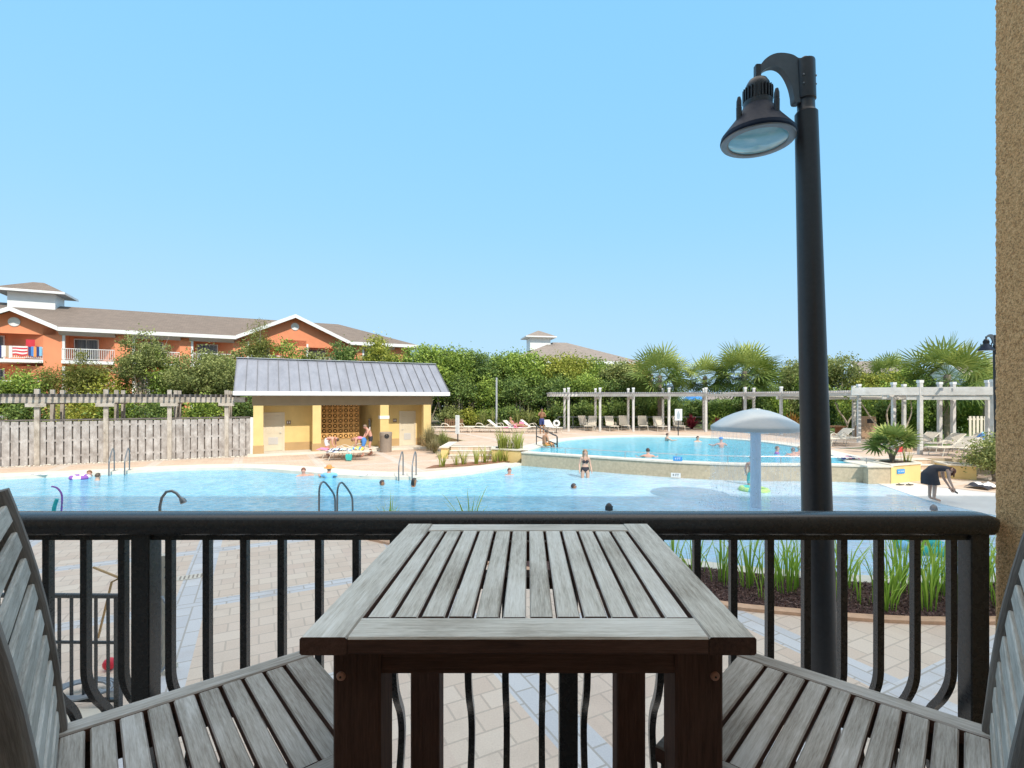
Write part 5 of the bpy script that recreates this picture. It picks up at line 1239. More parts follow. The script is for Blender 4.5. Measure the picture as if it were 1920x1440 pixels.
spiky('red_plant', 'smaller crimson plant half hidden left of the mushroom dome', 'plant', (gx(1345,40.6),40.6,UZ), 120, .85, .05, 'leaf_red')
spiky('yucca_plant', 'light green spiky plant at the left edge of the mushroom dome', 'plant', (gx(1336,39.9),39.9,UZ), 80, .6, .03, 'leaf_yellow')
for i, px in enumerate((905,925,968,993)):
    spiky('palmetto', ['pale saw palmetto left of the grey lamp pole','pale saw palmetto right of the grey lamp pole','pale saw palmetto behind the sunbather','pale saw palmetto left of the standing man'][i], 'palmetto', (gx(px,41.6),41.6,.5), 120, 1.5, .022, 'leaf_olive')
spiky('ornamental_grass', 'wispy tan ornamental grass at the right corner of the pool house', 'grass clump', (gx(806,29.2),29.0,0), 520, 1.35, .010, 'leaf_tan', (35,88), 'tan grasses beside the pool house')
spiky('ornamental_grass', 'greener wispy grass beside the low yellow wall', 'grass clump', (gx(832,28.8),28.6,0), 420, 1.05, .010, 'leaf_olive', (35,88), 'tan grasses beside the pool house')
spiky('ornamental_grass', 'low tan grass between the pool house column and the yellow wall', 'grass clump', (gx(815,27.6),27.6,0), 320, .8, .010, 'leaf_tan', (30,80), 'tan grasses beside the pool house')
make_tree('leafy_bush', 'loose green bush at the right edge beside the stucco wall', 'bush', (17.2,18.6,0), 1.6, 1.9, 'leaf_olive', lobes=6, nclump=50, base=.02, leaf=.06, cr=.3, trunks=2, bark='bark')
make_tree('leafy_bush', 'small green bush beyond the low yellow wall end', 'bush', (18.9,19.4,0), 1.9, 1.8, 'leaf_oak', lobes=6, nclump=50, base=.02, leaf=.06, cr=.3, trunks=2, bark='bark')

# reeds in the near bed
def reed(name, label, cat, loc, n, H, mat, group, sp=.09, wd=.011):
    r = thing(name, label, cat, loc, random.random()*6, group); vs = []; fs = []; bc = []
    for k in range(n):
        a = random.uniform(0,6.28); rr = sp*random.random()**.8; b_ = Vector((rr*math.cos(a),rr*math.sin(a),-.01)); az = a+random.uniform(-.8,.8)
        l = H*random.uniform(.5,1.05); ben = random.uniform(.05,.5)*l; s_ = Vector((-math.sin(az+.6),math.cos(az+.6),0)); o_ = len(vs); t = random.random()
        kink = random.random() < .08
        for i, (q, w_) in enumerate(((0,.8),(.3,1.1),(.6,1),(.85,.6),(1,.06))):
            p = b_+Vector((math.cos(az)*ben*q*q, math.sin(az)*ben*q*q, l*q*(1-.10*q*ben/l)))
            if kink and q > .6: p.z -= l*.5*(q-.55)
            vs.append(tuple(p-s_*wd*w_)); vs.append(tuple(p+s_*wd*w_)); bc.extend([(t*.6+.3*q, q, 0)]*2)
        for i in range(4): fs.append((o_+2*i,o_+2*i+1,o_+2*i+3,o_+2*i+2))
    me = bpy.data.meshes.new('blades'); me.from_pydata(vs, [], fs); me.materials.append(M[mat])
    at = me.attributes.new('bc','FLOAT_VECTOR','POINT'); at.data.foreach_set('vector', np.array(bc,np.float32).ravel())
    o = bpy.data.objects.new('blades', me); COL.objects.link(o); o.parent = r; return r
RL = 'clump of tall green iris blades in the mulch bed beyond the balcony rail'
RG = 'iris clumps in the near mulch bed'
protos = [reed('iris_clump', RL, 'iris clump', (0,0,0), 15, 1.08, 'leaf_reed', RG, .15), reed('iris_clump', RL, 'iris clump', (0,0,0), 11, .95, 'leaf_reed', RG, .17), reed('iris_clump', RL, 'iris clump', (0,0,0), 19, 1.15, 'leaf_reed', RG, .18)]
spots = [(-2.95,10.85,1.0),(-2.3,10.6,.8),(-1.2,10.55,1.05),(-1.75,10.3,.7),(-.4,9.75,.8),(.35,9.3,.8),(2.45,8.55,.95),(2.75,8.35,.9),(3.1,8.15,1.0),(3.3,8.3,.85),(3.75,8.05,.95),(4.0,7.75,1.1),(4.25,7.95,1.0),(4.65,7.5,1.05),(4.85,7.8,.9),(5.25,7.3,.95),(5.45,7.75,1.05),(5.62,7.15,.9),(5.95,7.45,1.05),(6.15,7.25,.9),(6.3,7.7,1.1),(6.62,7.05,.95),(6.75,7.5,1.1),(7.0,7.2,1.0),(7.25,7.7,1.05),(7.6,7.35,1.0),(3.5,8.0,1.0),(4.45,7.6,1.1),(4.9,7.35,1.0),(5.75,7.75,1.1),(6.45,7.35,1.15),(5.05,8.0,1.0),(6.05,8.0,1.05),(2.9,8.6,1.0),(4.1,8.2,1.0),(7.1,7.9,1.1),(8.1,7.7,1.05),(3.55,7.5,.7),(5.0,7.05,.6),(6.9,7.8,.9)]
used = set()
for i, (x, y, s_) in enumerate(spots):
    p = protos[i % 3]
    if i < 3: p.location = (x,y,.03); p.scale = (s_,)*3
    else: copy_tree(p, None, None, None, (x,y,.03), i*1.3, s_)
# mulch chips lying on the bed
bx_ = []
def inside(p, poly):
    c = False; n = len(poly); j = n-1
    for i in range(n):
        if (poly[i].y > p[1]) != (poly[j].y > p[1]) and p[0] < (poly[j].x-poly[i].x)*(p[1]-poly[i].y)/(poly[j].y-poly[i].y)+poly[i].x: c = not c
        j = i
    return c
bpoly = [Vector(p) for p in bp]
while len(bx_) < 12000:
    p = (random.uniform(2.2,8.5), random.uniform(6.8,9.2))
    if inside(p, bpoly): bx_.append((p[0],p[1],.04+random.uniform(0,.022)))
me = leaf_mesh('mulch', np.array(bx_), .022, rng.uniform(0,1,len(bx_)), 'chip', .35, .8)
o = bpy.data.objects.new('mulch', me); COL.objects.link(o); tag(o, 'dark bark mulch covering the iris bed', 'mulch', kind='stuff')
# reeds on the far side: red mulch strip and planter
o = MB().poly([(-4.4,21.6,.02),(-2.2,22.6,.02),(-.75,24.0,.02),(-1.2,24.4,.02),(-2.6,23.7,.02),(-4.2,22.6,.02)]).build('far_planting_bed', 'mulch_red'); tag(o, kind='structure')
G2 = 'yellow iris clumps in the red mulch by the far steps'; L2 = 'clump of yellow green iris blades in the red mulch strip before the terrace steps'
p2 = reed('iris_clump', L2, 'iris clump', (-3.75,22.1,.02), 34, .85, 'leaf_reed2', G2, .14, .012)
for i, (x, y) in enumerate([(-3.2,22.6),(-2.9,22.9),(-2.35,23.1),(-2.0,23.5),(-1.55,23.6),(-1.3,23.9),(-1.05,23.95)]): copy_tree(p2, None, None, None, (x,y,.02), i*1.1, .8+.1*(i % 4))
G3 = 'iris clumps in the yellow planter'; L3 = 'tall iris blades standing in the yellow planter by the upper pool corner'
p3 = reed('iris_clump', L3, 'iris clump', (-1.35,24.9,.56), 40, .95, 'leaf_reed2', G3, .16, .012)
for i, (x, y) in enumerate([(-1.05,24.6),(-.8,24.5),(-.55,24.35),(-.4,24.3),(-1.2,24.5)]): copy_tree(p3, None, None, None, (x,y,.56), i*1.7, .85+.08*i)
p4 = reed('iris_clump', 'sparse iris blades at the right end of the fan palm planter', 'iris clump', (14.45,19.35,.57), 22, .6, 'leaf_reed2', None, .18, .012)
# ================================================================== POOL FURNITURE
def ladder(label, loc, rz, dark=True):
    r = thing('pool_ladder', label, 'pool ladder', loc, rz, 'steel pool ladders')
    for dx in (-.25,.25):
        p = spline([(dx,-.30,0),(dx,-.30,.50),(dx,-.29,.78),(dx,-.20,.92),(dx,-.06,.90),(dx,.20,.66),(dx,.33,.48),(dx,.36,.20),(dx,.36,-.6)], 4)
        MB().tube([tuple(q) for q in p], .024, 8).build('grab_rail', 'steel_dark' if dark else 'steel', r, 60)
        MB().lathe([(.055,0),(.055,.02),(.026,.03)], (dx,-.30,.03), 12).build('flange', 'steel', r, 40)
    for k in range(3): MB().box((-.225,.33,-.5+k*.16),(.225,.41,-.47+k*.16)).build('tread', 'steel', r)
    return r
la = ladder('steel pool ladder at the near pool edge, its bent rails rising above the balcony rail', (-4.80,12.62,0), R(-13))
copy_tree(la, None, 'steel pool ladder at the far pool edge in front of the pool house', None, (-4.55,19.15,.03), R(180))
copy_tree(la, None, 'steel pool ladder at the far pool edge in front of the wooden fence', None, (-16.5,20.45,.03), R(205))
def lounger(label, back, mat, loc, rz, group):
    r = thing('sun_lounger', label, 'sun lounger', loc, rz, group)
    z = .38; hx = .28; w_ = .31
    mb = MB()
    b1 = Vector((hx,0,z)); L_ = .78; e = b1+Vector((math.cos(R(back)),0,math.sin(R(back))))*L_
    for s_ in (-1,1):
        mb.tube([(-1.0,s_*w_,z),(hx,s_*w_,z)], .022, 6)
    mb.tube([(-1.0,-w_,z),(-1.0,w_,z)], .022, 6); mb.build('frame', 'cream', r, 60)
    MB().box((-.99,-w_+.02,z-.004),(hx,w_-.02,z+.006)).build('seat_sling', mat, r)
    bk = MB()
    for s_ in (-1,1): bk.tube([tuple(b1+Vector((0,s_*w_,0))), tuple(e+Vector((0,s_*w_,0)))], .022, 6)
    bk.tube([tuple(e+Vector((0,-w_,0))), tuple(e+Vector((0,w_,0)))], .022, 6); bf = bk.build('back_frame', 'cream', r, 60)
    d = (e-b1).normalized(); n_ = Vector((-d.z,0,d.x))
    MB().beam(b1+d*.02, e-d*.01, 2*w_-.04, .010, n_).build('back_sling', mat, bf)
    for x in (-.72, .20):
        for s_ in (-1,1):
            MB().tube(spline([(x,s_*w_,z),(x-.10,s_*(w_+.03),.02),],3) if False else [(x+.05,s_*w_,z),(x-.10,s_*(w_+.03),.012),(x+.10 if x > 0 else x-.02,s_*(w_+.03),.012)], .018, 6).build('leg', 'cream', r, 60)
    for s_ in (-1,1):
        MB().tube(spline([(-.18,s_*w_,z),(-.10,s_*(w_+.03),z+.20),(.10,s_*(w_+.04),z+.24),(.34,s_*(w_+.03),z+.14),(.42,s_*w_,z)],3), .018, 6).build('armrest', 'cream', r, 60)
    return r
LG = 'loungers on the upper terrace'
lf = lounger('flat tan lounger farthest left on the terrace, beside the pool house roof end', 3, 'sling', (gx(831,37),37,UZ), R(8), LG)
lu = lounger('upright backed tan lounger under the second bay of the white pergola', 62, 'sling', (gx(1146,38.6),38.6,UZ), R(97), LG)
lw = lounger('white towel covered lounger left of the sunbather', 38, 'sling_white', (gx(938,37.2),37.2,UZ), R(168), LG)
def cp(o, lab, px, Y, rz): return copy_tree(o, None, lab, LG, (gx(px,Y),Y,UZ), R(rz))
cp(lf,'flat tan lounger second from the left, behind the tall white sign',864,36.6,172); cp(lf,'flat tan lounger third from the left with raised arm hoops',896,37.4,5); cp(lf,'flat tan lounger left of the white towel covered one',922,36.4,176)
lsun = cp(lw,'lounger under the sunbather, its back covered in white',968,36.0,158); cp(lw,'lounger with a pink bag hung on it, right of the sunbather',1000,37.0,165); cp(lw,'white backed lounger beside the life ring',1035,36.4,118)
cp(lu,'leftmost tan lounger under the pergola, tilted left',1098,39.4,112); cp(lu,'tan lounger beside the leftmost pair under the pergola',1108,38.8,70); cp(lu,'tan lounger close against the third pergola post',1170,39.6,88); cp(lu,'shaded tan lounger right of the third pergola post',1205,39.2,82); cp(lu,'tan lounger with upright back squarely facing the pool',1236,38.2,91); cp(lu,'tan lounger under the fourth pergola bay beside the black sign pole',1272,38.8,85)
lr = lounger('tan lounger under the fronds right of the striped bag', 32, 'sling', (gx(1722,24.5),24.5,UZ), R(14), LG)
cp(lr,'tan lounger in the middle of the right hand group',1768,23.6,12); cp(lr,'steep backed tan lounger beside the wide pergola post at the right',1812,23.9,8); cp(lr,'tan lounger before the right hand group, nearest the bending woman',1786,21.6,6); cp(lr,'white framed lounger at the right edge beside the stucco wall',1852,20.9,10)
cp(lr,'tan lounger behind the fan palm beside the lamp post',1568,27.5,20); cp(lf,'flat lounger with dark bags behind the lamp post',1572,26.2,15)
G5 = 'cream loungers beside the pool house'
for i, (px, Y, rz, lab) in enumerate(((652,24.6,4,'flat cream lounger nearest the pool in front of the breeze block screen'),(640,25.5,2,'flat cream lounger loaded with towels under the shirtless man'),(668,26.3,6,'flat cream lounger hidden behind the bending swimmers'))):
    c = copy_tree(lf, None, lab, G5, (gx(px,Y),Y,.004), R(rz))

def cloth(name, label, cat, c, sx, sy, h, cols, group=None, rz=0):
    """soft heap: a rumpled towel or bag"""
    r = MB(); n = 12; vs = []; fs = []
    for i in range(n+1):
        for k in range(n+1):
            u, v = i/n*2-1, k/n*2-1; rr = max(0, 1-(abs(u)**3+abs(v)**3)*.5)
            vs.append((u*sx/2, v*sy/2, h*rr*(.65+.5*noise.noise((u*2.2+c[0],v*2.2+c[1],c[2])))))
    for i in range(n):
        for k in range(n): fs.append((i*(n+1)+k,(i+1)*(n+1)+k,(i+1)*(n+1)+k+1,i*(n+1)+k+1))
    r._add(vs, fs); r.mi = [((i//n)//max(1, n//len(cols)//2 or 1)) % len(cols) for i in range(n*n)]
    o = r.build(name, [col_mat('cloth_'+q, CL[q]) for q in cols], None, 70); o.location = c; o.rotation_euler = (0,0,rz)
    return tag(o, label, cat, group)
def bag(name, label, cat, c, s, col, rz=0, handles=True):
    r = thing(name, label, cat, c, rz); w_, d_, h_ = s
    mb = MB(); k = .8
    vs = [(-w_/2*k,-d_/2*k,0),(w_/2*k,-d_/2*k,0),(w_/2*k,d_/2*k,0),(-w_/2*k,d_/2*k,0),(-w_/2,-d_/2,h_*.6),(w_/2,-d_/2,h_*.6),(w_/2,d_/2,h_*.6),(-w_/2,d_/2,h_*.6),(-w_/2*.9,-d_/2*.5,h_),(w_/2*.9,-d_/2*.5,h_),(w_/2*.9,d_/2*.5,h_),(-w_/2*.9,d_/2*.5,h_)]
    fs = [(0,1,2,3),(8,9,10,11)]+[(a+i,a+(i+1)%4,a+4+(i+1)%4,a+4+i) for a in (0,4) for i in range(4)]
    mb._add(vs, fs); mb.build('bag_body', col_mat('cloth_'+col, CL[col]), r, 60)
    if handles:
        for s_ in (-1,1): MB().tube(spline([(-w_*.25,s_*d_*.2,h_*.95),(-w_*.2,s_*d_*.22,h_*1.35),(w_*.2,s_*d_*.22,h_*1.35),(w_*.25,s_*d_*.2,h_*.95)],4), .012, 6).build('handle', 'white', r, 60)
    return r
bag('beach_bag', 'teal green bag hanging below the nearest cream lounger', 'bag', (gx(652,24.0),24.15,.05), (.30,.10,.30), 'teal')
cloth('towel','pink towel on the cream lounger behind the shirtless man','towel',(gx(606,25.5),25.5,.40),.55,.6,.14,['pink','pink'])
cloth('towel','white and navy towels heaped on the loaded cream lounger','towel',(gx(640,25.3),25.3,.40),1.1,.6,.14,['white','navy','white','sky'])
cloth('towel','dark striped towel on the left end of the nearest cream lounger','towel',(gx(624,24.6),24.6,.385),.5,.55,.08,['navy','white'])
cloth('towel','lime and blue towel hanging at the bending woman\'s knees'.replace("'s",''),'towel',(gx(672,25.6),25.5,.40),.6,.5,.22,['lime','blue','yellow'])
cloth('towel','pale pink towel draped over the lounger under the sunbather','towel',(gx(963,35.8),35.75,UZ+.38),1.4,.68,.05,['pink','white'])
bag('beach_bag','pink bag on the lounger right of the sunbather','bag',(gx(978,36.3),36.2,UZ+.38),(.35,.25,.4),'pink')
bag('cooler_bag','red and white cooler bag on the terrace under the right hand loungers','bag',(gx(1686,23.2),23.2,UZ),(.26,.2,.24),'red')
bag('beach_bag','tan bag beside the red cooler bag','bag',(gx(1703,23.3),23.3,UZ),(.30,.2,.3),'tan')
cloth('towel','blue and white towels piled on a lounger behind the fan palm group','towel',(gx(1706,24.3),24.3,UZ+.38),.9,.5,.2,['sky','white','red'])
cloth('towel','bright blue towel hung over the last lounger by the stucco wall','towel',(gx(1848,23.2),23.2,UZ+.55),.6,.45,.42,['blue','sky'])
cloth('towel','black and white striped towel lying by the bush at the right edge','towel',(gx(1846,17.2),17.2,-.02),1.0,.7,.22,['black','white'],rz=.4)
cloth('towel','patterned navy towel on the pier at the pool corner','towel',(gx(1582,20.6),20.3,UZ+.02),.7,.5,.16,['navy','white','pink'])
for k, dx in enumerate((0,.32)):
    r = thing('flip_flop', ['left of two dark flip flops on the concrete below the planter','right of two dark flip flops on the concrete below the planter'][k], 'sandal', (gx(1678,18)+dx,17.75-.02*k,-.03), R(80+12*k), 'pair of flip flops below the planter')
    s_ = [(.05*math.cos(a)*(1 if math.sin(a) > 0 else .8),.14*math.sin(a),0) for a in np.linspace(0,2*math.pi,16,endpoint=False)]
    MB().prism(s_, (0,0,.025)).build('sole', 'black', r); MB().tube([(-.04,-.02,.02),(0,.07,.06),(.04,-.02,.02)], .008, 5).build('strap', 'black', r)

# stair handrail into the upper pool, signs, life ring, bin, pole
r = thing('stair_handrail', 'dark double handrail leading down into the upper pool', 'handrail', (.5,26,UZ))
for dy in (0,.75):
    MB().tube(spline([(-.05,.55+dy*.6,0),(-.05,.55+dy*.6,.9),(.0,.5+dy*.6,.98),(.75,-.35+dy*.8,.62),(.95,-.55+dy*.8,.55),(.98,-.6+dy*.8,.4),(.98,-.6+dy*.8,-.3)],4), .024, 8).build('rail', 'rail', r, 60)
    MB().tube([(-.05,.55+dy*.6,.45),(.96,-.58+dy*.8,.12)], .018, 6).build('mid_rail', 'rail', r, 60)
def sign(label, px, Y, z0, sz, s0, w_, rz, polepx=None, polemat='rail', fig=False):
    r = thing('pool_sign', label, 'sign', (gx(px,Y),Y,z0), R(rz)); 
    MB().box((-.025,-.0,0),(.025,.05,s0+sz*.9)).build('post', polemat, r)
    b = MB().box((-w_/2,-.03,s0),(w_/2,-.004,s0+sz), 0, .004).build('board', 'trim_white', r)
    mb = MB(); n = int(sz/.07)
    for k in range(1, n): 
        ww = w_*random.uniform(.45,.8)/2
        if not fig: mb.box((-ww,-.034,s0+sz*k/n-.006),(ww,-.031,s0+sz*k/n+.006))
    if fig: mb.prism([(-.10,-.031,s0+.1),(.06,-.031,s0+.08),(.12,-.031,s0+.35),(.02,-.031,s0+.62),(-.06,-.031,s0+.6),(-.14,-.031,s0+.3)], (0,-.004,0))
    mb.build('board_marks', 'grey_trim', b)
sign('tall narrow white notice board standing by the terrace edge left of the steps', 858, 28.6, UZ, 1.05, .45, .26, -25)
sign('white sign with a dark figure on a black pole at the far pool edge', 1272, 33.4, UZ, .75, 1.0, .50, 8, fig=True)
r = thing('life_ring', 'white life ring hanging on a stand beside the standing man', 'life ring', (gx(1043,35.6),35.4,UZ+.70))
MB().lathe([(.18+.075*math.cos(a), .075*math.sin(a)) for a in np.linspace(0,2*math.pi,13)], (0,0,0), 24, closed=True).build('ring', 'trim_white', r, 60).rotation_euler = (R(90),0,0)
MB().box((-.03,.10,-.70),(.03,.16,.35)).build('stand', 'rail', r)
r = thing('trash_bin', 'square taupe trash bin with a dark round opening beside the banded yellow column', 'trash bin', (gx(723.5,28.3),28.3,.005), R(24))
MB().lathe([(.30,0),(.31,.03),(.325,.9),(.335,.92)], (0,0,0), 28).build('bin_body', 'taupe', r, 40)
MB().lathe([(.335,.922),(.34,.95),(.335,1.10),(.32,1.115),(.0001,1.12)], (0,0,0), 28).build('lid', 'taupe', r, 40)
o = MB().lathe([(.0001,0),(.13,.0),(.13,.012)], (0,0,0), 20).build('opening', 'black', r, 40); o.location = (0,-.326,.90); o.rotation_euler = (R(90),0,0)
r = thing('grey_pole', 'plain grey lamp pole standing in the trees behind the loungers', 'pole', (gx(931,41.3),41.3,.5)); MB().tube([(0,0,0),(0,0,4.2)], .085, 10, 0, [1,.85]).build('pole', 'grey_trim', r, 60); MB().lathe([(.14,0),(.14,.06),(.09,.08)], (0,0,0), 12).build('base', 'grey_trim', r)
r = thing('rear_railing', 'dark iron railing behind the loungers under the pergola', 'railing', (10,40.9,UZ))
for z in (.95,.15): MB().tube([(-7.6,0,z),(-1.0,-.1,z),(4.5,-.2,z)], .03, 6).build('rail', 'steel_dark', r, 60)
for k in range(11): MB().box((-7.6+k*1.2,-.03-.02*k,0),(-7.55+k*1.2,.02-.02*k,.95)).build('post', 'steel_dark', r)
r = thing('picket_fence', 'short brown picket fence at the left end of the loungers', 'fence', (gx(850,41),41,.5))
for k in range(9): MB().box((-.7+k*.17,-.01,0),(-.58+k*.17,.01,.85)).build('picket', col_mat('brown_picket', (.20,.11,.06)), r)
MB().box((-.7,.012,.6),(.8,.04,.68)).build('rail', col_mat('brown_picket', (.20,.11,.06)), r)
r = thing('stone_grill', 'tan stone grill with a dark opening behind the fan palm', 'grill', (gx(1628,31),31,UZ), R(-10))
MB().box((-.6,-.35,0),(.6,.35,.75), 0, .02).build('grill_body', col_mat('grill_stone', (.42,.28,.18)), r); MB().prism([(-.35,-.3,.76),(.35,-.3,.76),(.28,-.3,1.35),(-.28,-.3,1.35)], (0,.55,0)).build('hood', col_mat('grill_stone', (.42,.28,.18)), r); MB().box((-.2,-.31,.95),(.2,-.302,1.2)).build('opening', 'black', r)
r = thing('picnic_table', 'low brown picnic table under the pergola right of the lamp post', 'table', (gx(1567,31),31.5,UZ), R(8))
MB().box((-.8,-.4,.68),(.8,.4,.74)).build('tabletop', col_mat('brown_table', (.40,.20,.10)), r)
for x in (-.6,.6): MB().box((x-.05,-.35,0),(x+.05,.35,.679)).build('leg', col_mat('brown_table', (.40,.20,.10)), r)
spiky('orange_plant', 'orange leaved plant at the right rim of the mushroom dome beside the lamp post', 'plant', (gx(1492,36.5),36.9,UZ), 130, 1.3, .05, 'leaf_rust')
r = thing('beach_umbrella', 'blue umbrella showing between the pergola posts above a palm trunk', 'umbrella', (gx(1301,58),58,0))
MB().lathe([(1.25,2.85),(.7,3.35),(.0001,3.75)], (0,0,0), 8).build('canopy', col_mat('umbrella_blue', (.05,.25,.62)), r); MB().lathe([(1.255,2.6),(1.25,2.852)], (0,0,0), 8, closed=True).build('valance', col_mat('umbrella_blue', (.05,.25,.62)), r); MB().tube([(0,0,-.4),(0,0,3.6)], .03, 6).build('pole', 'white', r)
# bleached iron trellis fence seen at the far right
r = thing('slat_fence', 'tan vertical slat fence beyond the loungers at the right edge', 'fence', (gx(1845,27),27,UZ))
for k in range(12): MB().box((-.8+k*.2,-.015,0),(-.68+k*.2,.015,1.5)).build('slat', 'cream', r)
MB().box((-.85,.016,1.3),(1.6,.05,1.38)).build('rail', 'cream', r)

# ------------------------------------------------------------------ mushroom fountain
r = thing('mushroom_fountain', 'pale grey mushroom fountain on a white stem shedding a curtain of water', 'fountain', (6.43,14.3,-.1))
MB().lathe([(1.185,2.20),(1.20,2.21),(1.205,2.29),(1.19,2.325),(1.12,2.375),(.98,2.47),(.80,2.575),(.58,2.675),(.36,2.75),(.17,2.79),(.13,2.795),(.12,2.815),(.0001,2.82)], (0,0,0), 56).build('dome', 'mush_top', r, 40)
MB().lathe([(.19,2.12),(.7,2.17),(1.186,2.203)], (0,0,0), 56, closed=True).build('underside', 'mush_stem', r, 40)
MB().lathe([(.15,-.1),(.142,.1),(.14,2.2),(.20,2.26)], (0,0,0), 28).build('stem', 'mush_stem', r, 40)
mb = MB(); n = 72; vs = []; fs = []
for k in range(16):
    z = 2.21-2.18*k/15
    for i in range(n): a = 2*math.pi*i/n; rr = 1.19+.03*math.sin(k*.3)+.02*noise.noise((i*.3,k*.5,0)); vs.append((rr*math.cos(a), rr*math.sin(a), z))
for k in range(15):
    for i in range(n): fs.append((k*n+i,k*n+(i+1)%n,(k+1)*n+(i+1)%n,(k+1)*n+i))
mb._add(vs, fs); mb.build('water_curtain', 'curtain', r, 60)
# drops and splash round the foot
mb = MB()
for k in range(420):
    a = random.uniform(0,6.28); rr = 1.19+random.uniform(-.10,.16); z = random.uniform(.02,2.2)
    mb.sphere((6.43+rr*math.cos(a), 14.3+rr*math.sin(a), z-.1), random.uniform(.005,.011), 5, 3, 0, (1,1,1.6))
for k in range(360):
    a = random.uniform(0,6.28); rr = 1.22+random.uniform(-.22,.3); mb.sphere((6.43+rr*math.cos(a), 14.3+rr*math.sin(a), random.uniform(-.06,.12)**1 if False else -.06+abs(random.gauss(0,.06))), random.uniform(.006,.016), 5, 3)
m, n_, b, o_ = new_mat('water_drop'); b.inputs['Base Color'].default_value = (.85,.92,.97,1); b.inputs['Roughness'].default_value = .1; M['drop'] = m
o = mb.build('water_spray', 'drop', None, 60); tag(o, 'drops and splash of the mushroom fountain', 'spray', kind='stuff')

# ------------------------------------------------------------------ floats
def ring(name, label, c, R_, r_, mats, tilt=0):
    o = MB().lathe([(R_+r_*math.cos(a), r_*math.sin(a)) for a in np.linspace(0,2*math.pi,13)], (0,0,0), 32, closed=True)
    o.mi = [((i % 32)//4) % len(mats) for i in range(len(o.f))]
    o = o.build(name, [col_mat('cloth_'+q, CL[q], .3) for q in mats], None, 60); o.location = c; o.rotation_euler = (tilt,.05,0); return tag(o, label, 'swim ring')
ring('swim_ring', 'teal swim ring floating in front of the reeds at the right', (gx(1733,10.3),10.3,WZ+.05), .42, .11, ['teal','sky','teal'])
ring('swim_ring', 'lime green swim ring floating around the mushroom stem', (gx(1414,16.9),16.9,WZ+.02), .40, .09, ['lime','lime','teal'])
ring('swim_ring', 'white and purple swim ring beside the far ladder', (gx(150,19.3),19.3,WZ+.06), .24, .09, ['white','purple'])
o = MB().tube(spline([(0,0,-.2),(.03,0,.25),(0,.02,.5),(-.12,.02,.66),(-.26,.02,.70)],5), .022, 8).build('pool_noodle', col_mat('cloth_purple', CL['purple']), None, 60); o.location = (gx(114,13.6),13.6,WZ); tag(o, 'bent purple foam noodle sticking out of the water at the left', 'noodle')
o = MB().tube(spline([(0,0,-.2),(.02,0,.12),(.08,.02,.36)],4), .045, 8).build('pool_noodle', col_mat('cloth_teal', CL['teal']), None, 60); o.location = (gx(100,13.6),13.6,WZ); tag(o, 'short teal foam noodle beside the purple one', 'noodle')

# ================================================================== PEOPLE
BASE = dict(pelvis=(0,0,.93), waist=(0,.01,1.08), chest=(0,.01,1.27), neck=(0,.02,1.43), jaw=(0,-.01,1.50), face=(0,-.015,1.575), crown=(0,0,1.645),
    shL=(.17,.02,1.375), elL=(.235,.04,1.11), wrL=(.25,-.03,.875), shR=(-.17,.02,1.375), elR=(-.235,.04,1.11), wrR=(-.25,-.03,.875),
    hipL=(.095,0,.88), knL=(.105,-.02,.49), anL=(.105,.02,.085), toL=(.12,-.15,.03), hipR=(-.095,0,.88), knR=(-.105,-.02,.49), anR=(-.105,.02,.085), toR=(-.12,-.15,.03))
RAD = dict(pelvis=(.15,.115), waist=(.125,.095), chest=(.148,.105), neck=(.055,.055), jaw=(.066,.075), face=(.078,.094), crown=(.060,.070),
    shL=(.062,.062), elL=(.042,.042), wrL=(.027,.030), hipL=(.092,.092), knL=(.058,.060), anL=(.040,.042), toL=(.034,.026))
for k in list(RAD): 
    if k.endswith('L'): RAD[k[:-1]+'R'] = RAD[k]
BON = [('pelvis','waist'),('waist','chest'),('chest','neck'),('neck','jaw'),('jaw','face'),('face','crown'),('chest','shL'),('shL','elL'),('elL','wrL'),('chest','shR'),('shR','elR'),('elR','wrR'),('pelvis','hipL'),('hipL','knL'),('knL','anL'),('anL','toL'),('pelvis','hipR'),('hipR','knR'),('knR','anR'),('anR','toR')]
skin_cache = {}
def skin_m(c):
    if c not in skin_cache: skin_cache[c] = pm('skin_%d' % len(skin_cache), c, .55, .06, 6)
    return skin_cache[c]
hair_cache = {}
